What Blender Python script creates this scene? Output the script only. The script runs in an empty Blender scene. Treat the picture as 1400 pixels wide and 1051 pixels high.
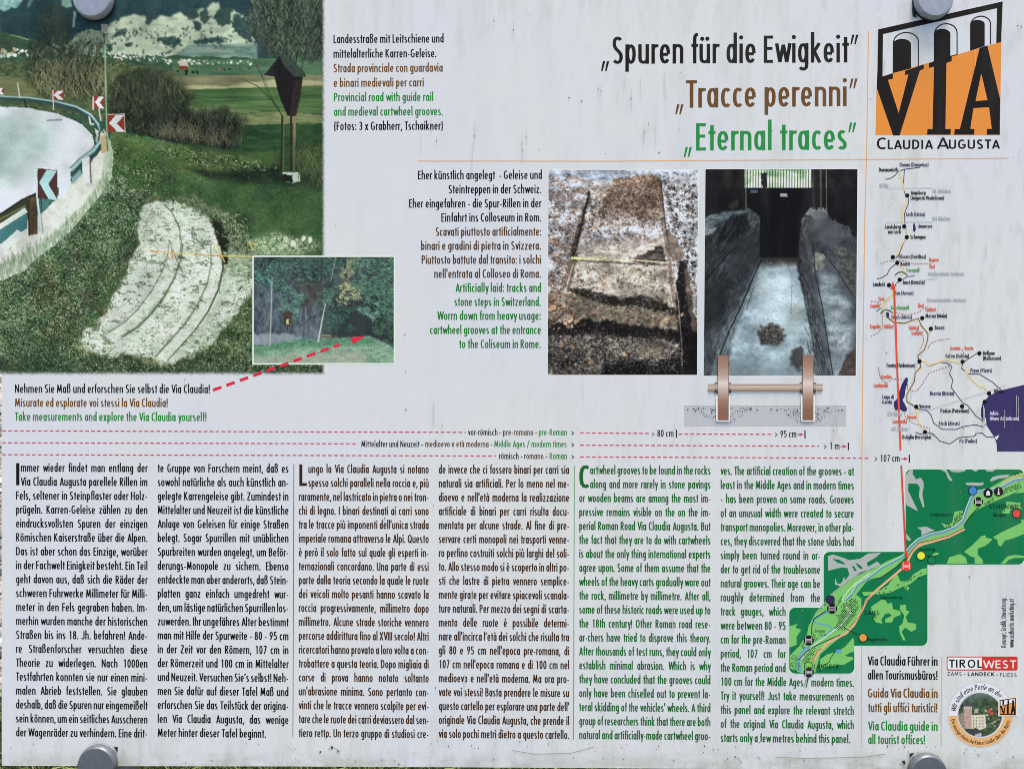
import bpy, math, random
import numpy as np
from mathutils import Matrix, Vector
from mathutils.geometry import tessellate_polygon

# ------------------------------------------------------------------ camera, world, sun, exposure
K = 0.000862                      # metres on the board for one pixel of the 1400 px wide photograph
LEAN = math.radians(58)           # the board leans back like a lectern
CENTRE = Vector((0.0, 0.0, 1.15))
BOARD_M = Matrix.Translation(CENTRE) @ Matrix.Rotation(LEAN, 4, 'X')
DIST = 0.94
scene = bpy.context.scene
COL = scene.collection

cam_data = bpy.data.cameras.new('camera')
cam = bpy.data.objects.new('camera', cam_data)
COL.objects.link(cam)
cam.matrix_world = BOARD_M @ Matrix.Translation((0, 0, DIST))
cam_data.sensor_width = 36.0
cam_data.lens = 36.0 * DIST / (1400 * K)
cam_data.clip_start = 0.01
cam_data.clip_end = 500
scene.camera = cam

SUN_EL, SUN_AZ = math.radians(66), math.radians(20)      # azimuth from +Y towards +X
world = bpy.data.worlds.new("World")
scene.world = world
world.use_nodes = True
wn = world.node_tree.nodes
sky = wn.new('ShaderNodeTexSky')
sky.sky_type = 'NISHITA'
sky.sun_disc = False
sky.sun_elevation = SUN_EL
sky.sun_rotation = SUN_AZ
sky.dust_density = 5.0
sky.air_density = 1.0
sky.ozone_density = 0.6
world.node_tree.links.new(sky.outputs[0], wn['Background'].inputs[0])
wn['Background'].inputs[1].default_value = 0.13

sun_d = bpy.data.lights.new('sun', 'SUN')
sun_d.energy = 2.0
sun_d.angle = math.radians(22)
sun_d.color = (1.0, 0.95, 0.88)
sun = bpy.data.objects.new('sun', sun_d)
COL.objects.link(sun)
sdir = Vector((math.sin(SUN_AZ) * math.cos(SUN_EL), math.cos(SUN_AZ) * math.cos(SUN_EL), math.sin(SUN_EL)))
sun.rotation_euler = sdir.to_track_quat('Z', 'Y').to_euler()

scene.view_settings.view_transform = 'Standard'
scene.view_settings.look = 'None'
scene.view_settings.exposure = 1.19
scene.view_settings.gamma = 1.0
scene.view_settings.use_curve_mapping = False
scene.cycles.pixel_filter_type = 'BLACKMAN_HARRIS'
scene.cycles.filter_width = 0.95

# ------------------------------------------------------------------ helpers
def lin(c):
    """sRGB 0..255 as it looks in the photograph -> linear albedo of the print."""
    c = np.asarray(c, dtype=float) / 255.0
    return np.where(c <= 0.04045, c / 12.92, ((c + 0.055) / 1.055) ** 2.4)

GAIN = np.array((1.165, 1.105, 0.980))                       # print colour = photographed colour * GAIN (the board is lit a little under white)
def ink(c):
    return np.clip(lin(c) * GAIN, 0.0, 0.85)

def material(name, rough=0.5, metallic=0.0, spec=0.5):
    m = bpy.data.materials.new(name)
    m.use_nodes = True
    b = m.node_tree.nodes['Principled BSDF']
    b.inputs['Roughness'].default_value = rough
    b.inputs['Metallic'].default_value = metallic
    b.inputs['Specular IOR Level'].default_value = spec
    return m, m.node_tree.nodes, m.node_tree.links, b

def tag(o, label=None, cat=None, group=None, kind=None):
    if label: o['label'] = label
    if cat: o['category'] = cat
    if group: o['group'] = group
    if kind: o['kind'] = kind
    return o

def empty(name, mat=None):
    o = bpy.data.objects.new(name, None)
    COL.objects.link(o)
    o.empty_display_size = 0.1
    if mat is not None: o.matrix_world = mat
    return o

def mesh_obj(name, verts, faces, mat, parent=None, smooth=False):
    me = bpy.data.meshes.new(name)
    me.from_pydata([tuple(v) for v in verts], [], [tuple(f) for f in faces])
    me.update()
    if smooth:
        me.polygons.foreach_set('use_smooth', [True] * len(me.polygons))
    me.materials.append(mat)
    o = bpy.data.objects.new(name, me)
    COL.objects.link(o)
    if parent is not None: o.parent = parent
    return o

# print materials: colour of the ink is carried by the attribute "ink"
def print_material(name, rough, grain, alpha=False):
    m, N, L, b = material(name, rough, spec=0.10)
    at = N.new('ShaderNodeAttribute'); at.attribute_name = 'ink'
    tc = N.new('ShaderNodeTexCoord')
    no = N.new('ShaderNodeTexNoise'); no.inputs['Scale'].default_value = 900; no.inputs['Detail'].default_value = 3
    L.new(tc.outputs['Object'], no.inputs['Vector'])
    no2 = N.new('ShaderNodeTexNoise'); no2.inputs['Scale'].default_value = 35; no2.inputs['Detail'].default_value = 6
    mp = N.new('ShaderNodeMapping'); mp.inputs['Scale'].default_value = (1.0, 0.12, 1.0)
    L.new(tc.outputs['Object'], mp.inputs['Vector']); L.new(mp.outputs[0], no2.inputs['Vector'])
    mr = N.new('ShaderNodeMapRange'); mr.inputs['To Min'].default_value = 1 - grain; mr.inputs['To Max'].default_value = 1 + grain
    L.new(no.outputs['Fac'], mr.inputs['Value'])
    vm = N.new('ShaderNodeVectorMath'); vm.operation = 'SCALE'
    L.new(at.outputs['Color'], vm.inputs[0]); L.new(mr.outputs[0], vm.inputs['Scale'])
    # weathering: vertical streaks of pale dust lying on the print
    rp = N.new('ShaderNodeMapRange'); rp.inputs['From Min'].default_value = 0.50; rp.inputs['From Max'].default_value = 0.8
    rp.inputs['To Min'].default_value = 0.0; rp.inputs['To Max'].default_value = 0.05
    L.new(no2.outputs['Fac'], rp.inputs['Value'])
    mx = N.new('ShaderNodeMix'); mx.data_type = 'RGBA'
    L.new(rp.outputs[0], mx.inputs['Factor']); L.new(vm.outputs[0], mx.inputs[6])
    mx.inputs[7].default_value = (0.42, 0.43, 0.38, 1)
    L.new(mx.outputs[2], b.inputs['Base Color'])
    if alpha:
        L.new(at.outputs['Alpha'], b.inputs['Alpha'])
    return m
M_INK = print_material('print_ink', 0.42, 0.10)
M_PHOTO = print_material('photo_ink', 0.42, 0.05, alpha=True)

Z0 = 0.00006
def loc(x, y, z=0.0):
    return ((x - 700) * K, -(y - 525.5) * K, z)
# ------------------------------------------------------------------ a condensed geometric sans drawn as pen strokes
HV, HH = 0.0675, 0.055            # half pen, across stems / across bars (cap height = 1)
XH, ASC, DSC = 0.715, 1.12, -0.29

def arc(cx, cy, rx, ry, a0, a1, n=None, e=2.35):
    if n is None: n = max(3, int(abs(a1 - a0) / 26))
    out = []
    for i in range(n + 1):
        a = math.radians(a0 + (a1 - a0) * i / n)
        c, s = math.cos(a), math.sin(a)
        out.append((cx + rx * math.copysign(abs(c) ** (2 / e), c), cy + ry * math.copysign(abs(s) ** (2 / e), s)))
    return out

def oval(cx, rx, y0=0.0, y1=XH, a0=0, a1=360):
    return arc(cx, (y0 + y1) / 2, rx, (y1 - y0) / 2 - HH, a0, a1)

G = {}
def _build():
    m = XH / 2
    st = lambda x, y0, y1: [(x, y0), (x, y1)]
    G['a'] = (.41, [oval(.197, .13), st(.3425, 0, XH)])
    G['b'] = (.41, [st(HV, 0, ASC), oval(.213, .13)])
    G['c'] = (.34, [arc(.2, m, .133, m - HH, 48, 312)])
    G['d'] = (.41, [oval(.197, .13), st(.3425, 0, ASC)])
    G['e'] = (.41, [[(.075, m - .02), (.335, m - .02)] , arc(.205, m, .137, m - HH, 0, 322), ])
    G['f'] = (.27, [[(.13, 0), (.13, .88)] + arc(.245, .9, .115, .165, 180, 85), [(0, XH - HH), (.26, XH - HH)]])
    G['g'] = (.41, [oval(.197, .13), st(.3425, -.08, XH), arc(.205, -.08, .137, .155, 0, -150)])
    nar = lambda x0, x1: arc((x0 + x1) / 2, XH - .20, (x1 - x0) / 2, .145, 180, 0) + [(x1, 0)]
    G['h'] = (.42, [st(HV, 0, ASC), nar(HV, .3525)])
    G['i'] = (.135, [st(HV, 0, XH), 'dot', (HV, .94)])
    G['j'] = (.135, [[(HV, XH), (HV, -.16), (.0, -.25), (-.05, -.25)], 'dot', (HV, .94)])
    G['k'] = (.40, [st(HV, 0, ASC), [(.33, XH), (.10, .36)], [(.13, .42), (.35, 0)]])
    G['l'] = (.135, [st(HV, 0, ASC)])
    G['m'] = (.66, [st(HV, 0, XH), nar(HV, .33), nar(.33, .5925)])
    G['n'] = (.42, [st(HV, 0, XH), nar(HV, .3525)])
    G['o'] = (.42, [oval(.21, .1425)])
    G['p'] = (.41, [st(HV, DSC, XH), oval(.213, .13)])
    G['q'] = (.41, [oval(.197, .13), st(.3425, DSC, XH)])
    G['r'] = (.27, [st(HV, 0, XH), arc(.225, XH - .22, .158, .165, 180, 75)])
    G['s'] = (.33, [arc(.165, .53, .1, .13, 40, 200, 5) + [(.12, .40), (.22, .30)] + arc(.165, .185, .105, .13, 20, -150, 5)])
    G['t'] = (.26, [st(.13, 0, .93), [(0, XH - HH), (.26, XH - HH)]])
    G['u'] = (.42, [st(.3525, 0, XH), [(HV, XH)] + arc(.21, .20, .1425, .145, 180, 360)])
    G['v'] = (.40, [[(.05, XH), (.2, .03)], [(.2, .03), (.35, XH)]])
    G['w'] = (.62, [[(.05, XH), (.175, .03)], [(.175, .03), (.31, XH - .05)], [(.31, XH - .05), (.445, .03)], [(.445, .03), (.57, XH)]])
    G['x'] = (.38, [[(.055, XH), (.325, 0)], [(.325, XH), (.055, 0)]])
    G['y'] = (.40, [[(.05, XH), (.21, .06)], [(.35, XH), (.15, DSC)]])
    G['z'] = (.36, [[(.03, XH - HH), (.31, XH - HH)], [(.30, XH - .06), (.06, .06)], [(.04, HH), (.34, HH)]])
    G['ß'] = (.44, [[(HV, 0), (HV, .8)] + arc(.2, .86, .133, .2, 180, 0)+[(.3, .72), (.19, .6)], [(.19, .58)] + arc(.215, .32, .15, .27, 70, -100, 6) ])
    # capitals
    G['A'] = (.52, [[(.06, 0), (.26, .97)], [(.26, .97), (.46, 0)], [(.12, .27), (.40, .27)]])
    G['B'] = (.44, [st(HV, 0, 1), [(HV, 1 - HH), (.2, 1 - HH)] + arc(.2, .755, .15, .19, 90, -90, 6) + [(HV, .565)],
                    [(.12, .535), (.2, .535)] + arc(.2, .295, .17, .24, 90, -90, 6) + [(HV, .055)]])
    G['C'] = (.42, [arc(.27, .5, .2, .445, 55, 305)])
    G['D'] = (.48, [st(HV, 0, 1), [(HV, 1 - HH), (.16, 1 - HH)] + arc(.17, .5, .24, .445, 90, -90) + [(HV, HH)]])
    G['E'] = (.36, [st(HV, 0, 1), [(HV, 1 - HH), (.36, 1 - HH)], [(HV, .53), (.34, .53)], [(HV, HH), (.36, HH)]])
    G['F'] = (.35, [st(HV, 0, 1), [(HV, 1 - HH), (.35, 1 - HH)], [(HV, .51), (.33, .51)]])
    G['G'] = (.52, [arc(.27, .5, .2, .445, 55, 345), [(.27, .44), (.50, .44)]])
    G['H'] = (.48, [st(HV, 0, 1), st(.4125, 0, 1), [(HV, .53), (.4125, .53)]])
    G['I'] = (.135, [st(HV, 0, 1)])
    G['J'] = (.36, [[(.2925, 1), (.2925, .22)] + arc(.15, .22, .1425, .165, 0, -165, 6)])
    G['K'] = (.46, [st(HV, 0, 1), [(.38, 1), (.1, .5)], [(.13, .57), (.42, 0)]])
    G['L'] = (.34, [st(HV, 0, 1), [(HV, HH), (.34, HH)]])
    G['M'] = (.62, [[(.07, 0), (.13, 1)], [(.13, .96), (.31, .15)], [(.31, .15), (.49, .96)], [(.49, 1), (.55, 0)]])
    G['N'] = (.50, [st(HV, 0, 1), [(HV, .95), (.4325, .05)], st(.4325, 0, 1)])
    G['O'] = (.54, [arc(.27, .5, .2025, .445, 0, 360)])
    G['P'] = (.42, [st(HV, 0, 1), [(HV, 1 - HH), (.18, 1 - HH)] + arc(.18, .72, .172, .225, 90, -90, 6) + [(HV, .495)]])
    G['Q'] = (.54, [arc(.27, .5, .2025, .445, 0, 360), [(.28, .28), (.5, -.02)]])
    G['R'] = (.44, [st(HV, 0, 1), [(HV, 1 - HH), (.18, 1 - HH)] + arc(.18, .74, .165, .205, 90, -90, 6) + [(HV, .535)], [(.18, .52), (.38, 0)]])
    G['S'] = (.42, [arc(.215, .75, .135, .195, 35, 205, 6) + [(.15, .55), (.28, .43)] + arc(.205, .25, .145, .195, 20, -145, 6)])
    G['T'] = (.40, [st(.2, 0, 1), [(0, 1 - HH), (.40, 1 - HH)]])
    G['U'] = (.48, [[(HV, 1), (HV, .25)] + arc(.24, .25, .1725, .195, 180, 360) + [(.4125, 1)]])
    G['V'] = (.50, [[(.05, 1), (.25, .03)], [(.25, .03), (.45, 1)]])
    G['W'] = (.76, [[(.05, 1), (.2, .03)], [(.2, .03), (.38, .97)], [(.38, .97), (.56, .03)], [(.56, .03), (.71, 1)]])
    G['X'] = (.48, [[(.06, 1), (.42, 0)], [(.42, 1), (.06, 0)]])
    G['Y'] = (.46, [[(.05, 1), (.23, .47)], [(.41, 1), (.23, .47)], st(.23, 0, .5)])
    G['Z'] = (.44, [[(.03, 1 - HH), (.40, 1 - HH)], [(.38, .94), (.06, .06)], [(.04, HH), (.42, HH)]])
    # digits
    G['0'] = (.42, [arc(.21, .5, .1425, .445, 0, 360)])
    G['1'] = (.42, [[(.25, 0), (.25, 1)], [(.25, .95), (.11, .84)]])
    G['2'] = (.42, [arc(.21, .74, .135, .205, 165, -20, 6) + [(.08, .07)], [(.06, HH), (.4, HH)]])
    G['3'] = (.42, [arc(.2, .74, .12, .205, 150, -80, 6) + [(.17, .535)], [(.17, .52)] + arc(.2, .28, .14, .225, 80, -150, 6)])
    G['4'] = (.42, [[(.3, 0), (.3, 1)], [(.28, .96), (.04, .28)], [(.03, .25), (.4, .25)]])
    G['5'] = (.42, [[(.37, 1 - HH), (.11, 1 - HH), (.09, .57)] + arc(.2, .31, .145, .26, 110, -150, 7)])
    G['6'] = (.42, [[(.3, .98), (.11, .5)], arc(.21, .29, .14, .235, 0, 360)])
    G['7'] = (.42, [[(.04, 1 - HH), (.38, 1 - HH)], [(.36, .96), (.14, 0)]])
    G['8'] = (.42, [arc(.21, .745, .115, .2, 0, 360), arc(.21, .285, .14, .23, 0, 360)])
    G['9'] = (.42, [arc(.21, .71, .14, .235, 0, 360), [(.31, .5), (.12, .02)]])
    # marks
    G['.'] = (.15, ['dot', (.075, .07)])
    G[','] = (.15, [[(.10, .13), (.035, -.16)]])
    G[':'] = (.15, ['dot', (.075, .09), 'dot', (.075, .60)])
    G['!'] = (.15, [[(.075, .27), (.075, 1)], 'dot', (.075, .07)])
    G["'"] = (.12, [[(.06, .72), (.06, 1.08)]])
    G['’'] = (.13, [[(.03, .74), (.09, 1.0)]])
    G['-'] = (.26, [[(.03, .33), (.23, .33)]])
    G['('] = (.22, [arc(.25, .45, .15, .72, 130, 230, 5)])
    G[')'] = (.22, [arc(-.03, .45, .15, .72, 50, -50, 5)])
    G['/'] = (.40, [[(.03, -.18), (.37, 1.1)]])
    G['>'] = (.50, [[(.06, .62), (.44, .33)], [(.44, .33), (.06, .04)]])
    G['·'] = (.15, ['dot', (.075, .4)])
    for ch, base in (('ä', 'a'), ('ö', 'o'), ('ü', 'u')):
        w, p = G[base]
        G[ch] = (w, p + ['dot', (w / 2 - .1, .90), 'dot', (w / 2 + .1, .90)])
    for ch, base in (('Ö', 'O'), ('Ü', 'U')):
        w, p = G[base]
        G[ch] = (w, p + ['dot', (w / 2 - .1, 1.13), 'dot', (w / 2 + .1, 1.13)])
    for ch, base in (('à', 'a'), ('è', 'e'), ('ò', 'o'), ('ù', 'u')):
        w, p = G[base]
        G[ch] = (w, p + [[(w / 2 - .09, 1.03), (w / 2 + .06, .83)]])
_build()
TIGHT = dict(r=-.04, t=-.03, f=-.05, v=-.06, w=-.06, y=-.06, T=-.05, V=-.07, W=-.07, A=-.06, L=-.04)
SB = 0.095                        # space between letters

def advance(ch):
    if ch == ' ': return 0.22
    return G[ch][0] + SB + TIGHT.get(ch, 0.0)

def stroke_path(pts, sx, sy, wx, wy, closed=False):
    """thicken a polyline (already scaled) with an elliptical pen; returns verts, quads"""
    P = [(p[0] * sx, p[1] * sy) for p in pts]
    P = [q for i, q in enumerate(P) if i == 0 or abs(q[0] - P[i - 1][0]) + abs(q[1] - P[i - 1][1]) > 1e-5]
    n = len(P)
    if n > 2 and abs(P[0][0] - P[-1][0]) < 1e-6 and abs(P[0][1] - P[-1][1]) < 1e-6:
        closed = True; P = P[:-1]; n -= 1
    nor = []
    segs = n if closed else n - 1
    for i in range(segs):
        a, b = P[i], P[(i + 1) % n]
        dx, dy = b[0] - a[0], b[1] - a[1]
        l = math.hypot(dx, dy) or 1e-9
        nor.append((-dy / l, dx / l))
    vs, fs = [], []
    for i in range(n):
        if closed: n0, n1 = nor[i - 1], nor[i]
        else: n0, n1 = nor[max(0, i - 1)], nor[min(segs - 1, i)]
        mx, my = n0[0] + n1[0], n0[1] + n1[1]
        l = math.hypot(mx, my) or 1e-9
        mx, my = mx / l, my / l
        k = 1.0 / max(0.6, mx * n0[0] + my * n0[1])
        ox, oy = mx * k * wx, my * k * wy
        vs.append((P[i][0] + ox, P[i][1] + oy)); vs.append((P[i][0] - ox, P[i][1] - oy))
    for i in range(segs):
        j = (i + 1) % n
        fs.append((2 * i, 2 * i + 1, 2 * j + 1, 2 * j))
    return vs, fs

_cache = {}
def glyph_mesh(ch, sx, cap, bold, serif=False):
    key = (ch, round(sx, 3), round(cap, 3), bold, serif)
    if key in _cache: return _cache[key]
    out = []
    paths = G[ch][1]
    i = 0
    wx, wy = HV * cap * bold * min(1.0, 0.35 + 0.65 * sx if sx < 1 else 1), HH * cap * bold
    while i < len(paths):
        p = paths[i]
        if p == 'dot':
            cx, cy = paths[i + 1]
            r = 0.082 * cap * bold
            vs = [(cx * cap * sx + r * math.cos(a * math.pi / 4), cy * cap + r * math.sin(a * math.pi / 4)) for a in range(8)]
            out.append((vs, [tuple(range(8))])); i += 2; continue
        out.append(stroke_path(p, cap * sx, cap, wx, wy))
        if serif:
            for q, o in ((p[0], p[1]), (p[-1], p[-2])):
                if abs(q[1] - o[1]) > 2.0 * abs(q[0] - o[0]) and (abs(q[1]) < .02 or abs(q[1] - 1) < .03 or abs(q[1] - XH) < .02):
                    e = 0.035 if q[1] < .5 else -0.035
                    out.append(stroke_path([(q[0] - .12 / 1, q[1] + e), (q[0] + .12, q[1] + e)], cap * sx, cap, wx * .5, wy * .5))
        i += 1
    _cache[key] = out
    return out

class Print:
    """flat ink on the board; collects polygons in photo pixels, one mesh per part"""
    def __init__(self, z=0.0):
        self.v, self.f, self.c = [], [], []
        self.z = Z0 + z * 0.25
    def add(self, pts, faces, col, dz=0.0, cols=None):
        o = len(self.v)
        z = self.z + dz
        self.v += [loc(x, y, z) for x, y in pts]
        self.f += [tuple(o + i for i in f) for f in faces]
        if cols is None:
            c = tuple(ink(col)) + (1.0,)
            self.c += [c] * len(pts)
        else:
            self.c += [tuple(ink(q)) + (1.0,) for q in cols]
    def up(self, n=1): self.z += 3.0e-6 * n
    def poly(self, pts, col):
        tri = tessellate_polygon([[Vector((x, y, 0)) for x, y in pts]])
        self.add(pts, tri, col); self.up()
    def rect(self, x0, y0, x1, y1, col): self.add([(x0, y0), (x1, y0), (x1, y1), (x0, y1)], [(0, 1, 2, 3)], col); self.up()
    def vgrad(self, x0, x1, stops):
        pts, cols, fs = [], [], []
        for i, (y, c) in enumerate(stops):
            pts += [(x0, y), (x1, y)]; cols += [c, c]
            if i: fs.append((2 * i - 2, 2 * i - 1, 2 * i + 1, 2 * i))
        self.add(pts, fs, None, cols=cols); self.up()
    def line(self, pts, w, col):
        if len(pts) < 2: return
        vs, fs = stroke_path(pts, 1, 1, w / 2, w / 2)
        self.add(vs, fs, col); self.up()
    def dashes(self, pts, w, col, on, off, phase=0.0):
        d = -phase; cur = []
        segs = []
        for a, b in zip(pts[:-1], pts[1:]):
            l = math.hypot(b[0] - a[0], b[1] - a[1])
            n = max(1, int(l / 0.25))
            for i in range(n):
                t = i / n
                s = (d + l * t) % (on + off)
                p = (a[0] + (b[0] - a[0]) * t, a[1] + (b[1] - a[1]) * t)
                if s < on: cur.append(p)
                elif cur:
                    if len(cur) > 1: segs.append([cur[0], cur[-1]])
                    cur = []
            d += l
        if len(cur) > 1: segs.append([cur[0], cur[-1]])
        for s in segs:
            vs, fs = stroke_path(s, 1, 1, w / 2, w / 2)
            self.add(vs, fs, col)
        self.up()
    def disc(self, cx, cy, r, col, n=20, ry=None):
        ry = ry or r
        self.add([(cx + r * math.cos(2 * math.pi * i / n), cy + ry * math.sin(2 * math.pi * i / n)) for i in range(n)], [tuple(range(n))], col); self.up()
    def ring(self, cx, cy, r, w, col, a0=0, a1=360, n=40):
        pts = [(cx + r * math.cos(math.radians(a0 + (a1 - a0) * i / n)), cy + r * math.sin(math.radians(a0 + (a1 - a0) * i / n))) for i in range(n + 1)]
        self.line(pts, w, col)
    def rrect(self, x0, y0, x1, y1, r, col, corners=(1, 1, 1, 1)):
        pts = []
        for k, (cx, cy, a) in enumerate(((x0 + r, y0 + r, 180), (x1 - r, y0 + r, 270), (x1 - r, y1 - r, 0), (x0 + r, y1 - r, 90))):
            if corners[k]:
                pts += [(cx + r * math.cos(math.radians(a + 15 * i)), cy + r * math.sin(math.radians(a + 15 * i))) for i in range(7)]
            else:
                pts.append(((x0, y0), (x1, y0), (x1, y1), (x0, y1))[k])
        self.poly(pts, col)
    def text(self, s, x0, y0, cap, col, x1=None, y1=None, sx=None, bold=1.0, justify=False, xf=None, serif=False, slant=0.0, maxsx=1.12):
        """baseline from (x0,y0) to (x1,y1); xf maps (u along, v up) to pixels instead"""
        nat = sum(advance(c) for c in s if c != ' ') - SB
        nsp = s.count(' ')
        if x1 is None:
            sx = sx or 1.0; gap = .22 * sx * cap; width = nat * sx * cap + nsp * gap
        else:
            width = x1 - x0
            if justify:
                sx = sx or 1.0
                if nsp: 
                    gap = (width - nat * sx * cap) / nsp
                    if gap < .17 * cap: sx = (width / cap - .17 * nsp) / nat; gap = .17 * cap
                    elif gap > .75 * cap and nsp > 2:
                        sx *= 1.03; gap = (width - nat * sx * cap) / nsp
                else: sx = width / nat / cap; gap = 0
            else:
                sx = width / cap / (nat + .22 * nsp); gap = .22 * sx * cap
        if y1 is None: y1 = y0 + (width) * slope_at(y0) if xf is None else y0
        t = (y1 - y0) / max(width, 1e-6)
        u = 0.0
        for i, ch in enumerate(s):
            if ch == ' ': u += gap; continue
            dz0 = (i % 3) * 1.2e-6
            for k, (vs, fs) in enumerate(glyph_mesh(ch, sx, cap, bold, serif)):
                if xf is None:
                    pts = [(x0 + u + vx + slant * vy, y0 + t * (u + vx) - vy) for vx, vy in vs]
                else:
                    pts = [xf(u + vx + slant * vy, vy) for vx, vy in vs]
                self.add(pts, fs, col, dz=dz0 + k * 3.6e-6)
            u += advance(ch) * sx * cap
        return u
    def build(self, name, parent, label=None, mat=None):
        me = bpy.data.meshes.new(name)
        me.from_pydata(self.v, [], self.f)
        at = me.color_attributes.new('ink', 'FLOAT_COLOR', 'POINT')
        at.data.foreach_set('color', np.array(self.c, dtype=np.float32).ravel())
        me.materials.append(mat or M_INK)
        o = bpy.data.objects.new(name, me)
        COL.objects.link(o)
        o.parent = parent
        if label: o['label'] = label
        return o

def slope_at(y):
    """the photograph's slight keystone: rows above the middle climb to the right, rows below fall"""
    return (y - 435) * 1.65e-5
# ------------------------------------------------------------------ procedural printed pictures (colour grids)
def grid_noise(h, w, sx, sy, rng):
    gh, gw = int(h / sy) + 3, int(w / sx) + 3
    g = rng.random((gh, gw))
    y = np.arange(h) / sy; x = np.arange(w) / sx
    yi = y.astype(int); xi = x.astype(int)
    ty = (y - yi)[:, None]; tx = (x - xi)[None, :]
    ty = ty * ty * (3 - 2 * ty); tx = tx * tx * (3 - 2 * tx)
    a = g[np.ix_(yi, xi)]; b = g[np.ix_(yi, xi + 1)]; c = g[np.ix_(yi + 1, xi)]; d = g[np.ix_(yi + 1, xi + 1)]
    return (a * (1 - tx) + b * tx) * (1 - ty) + (c * (1 - tx) + d * tx) * ty

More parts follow.
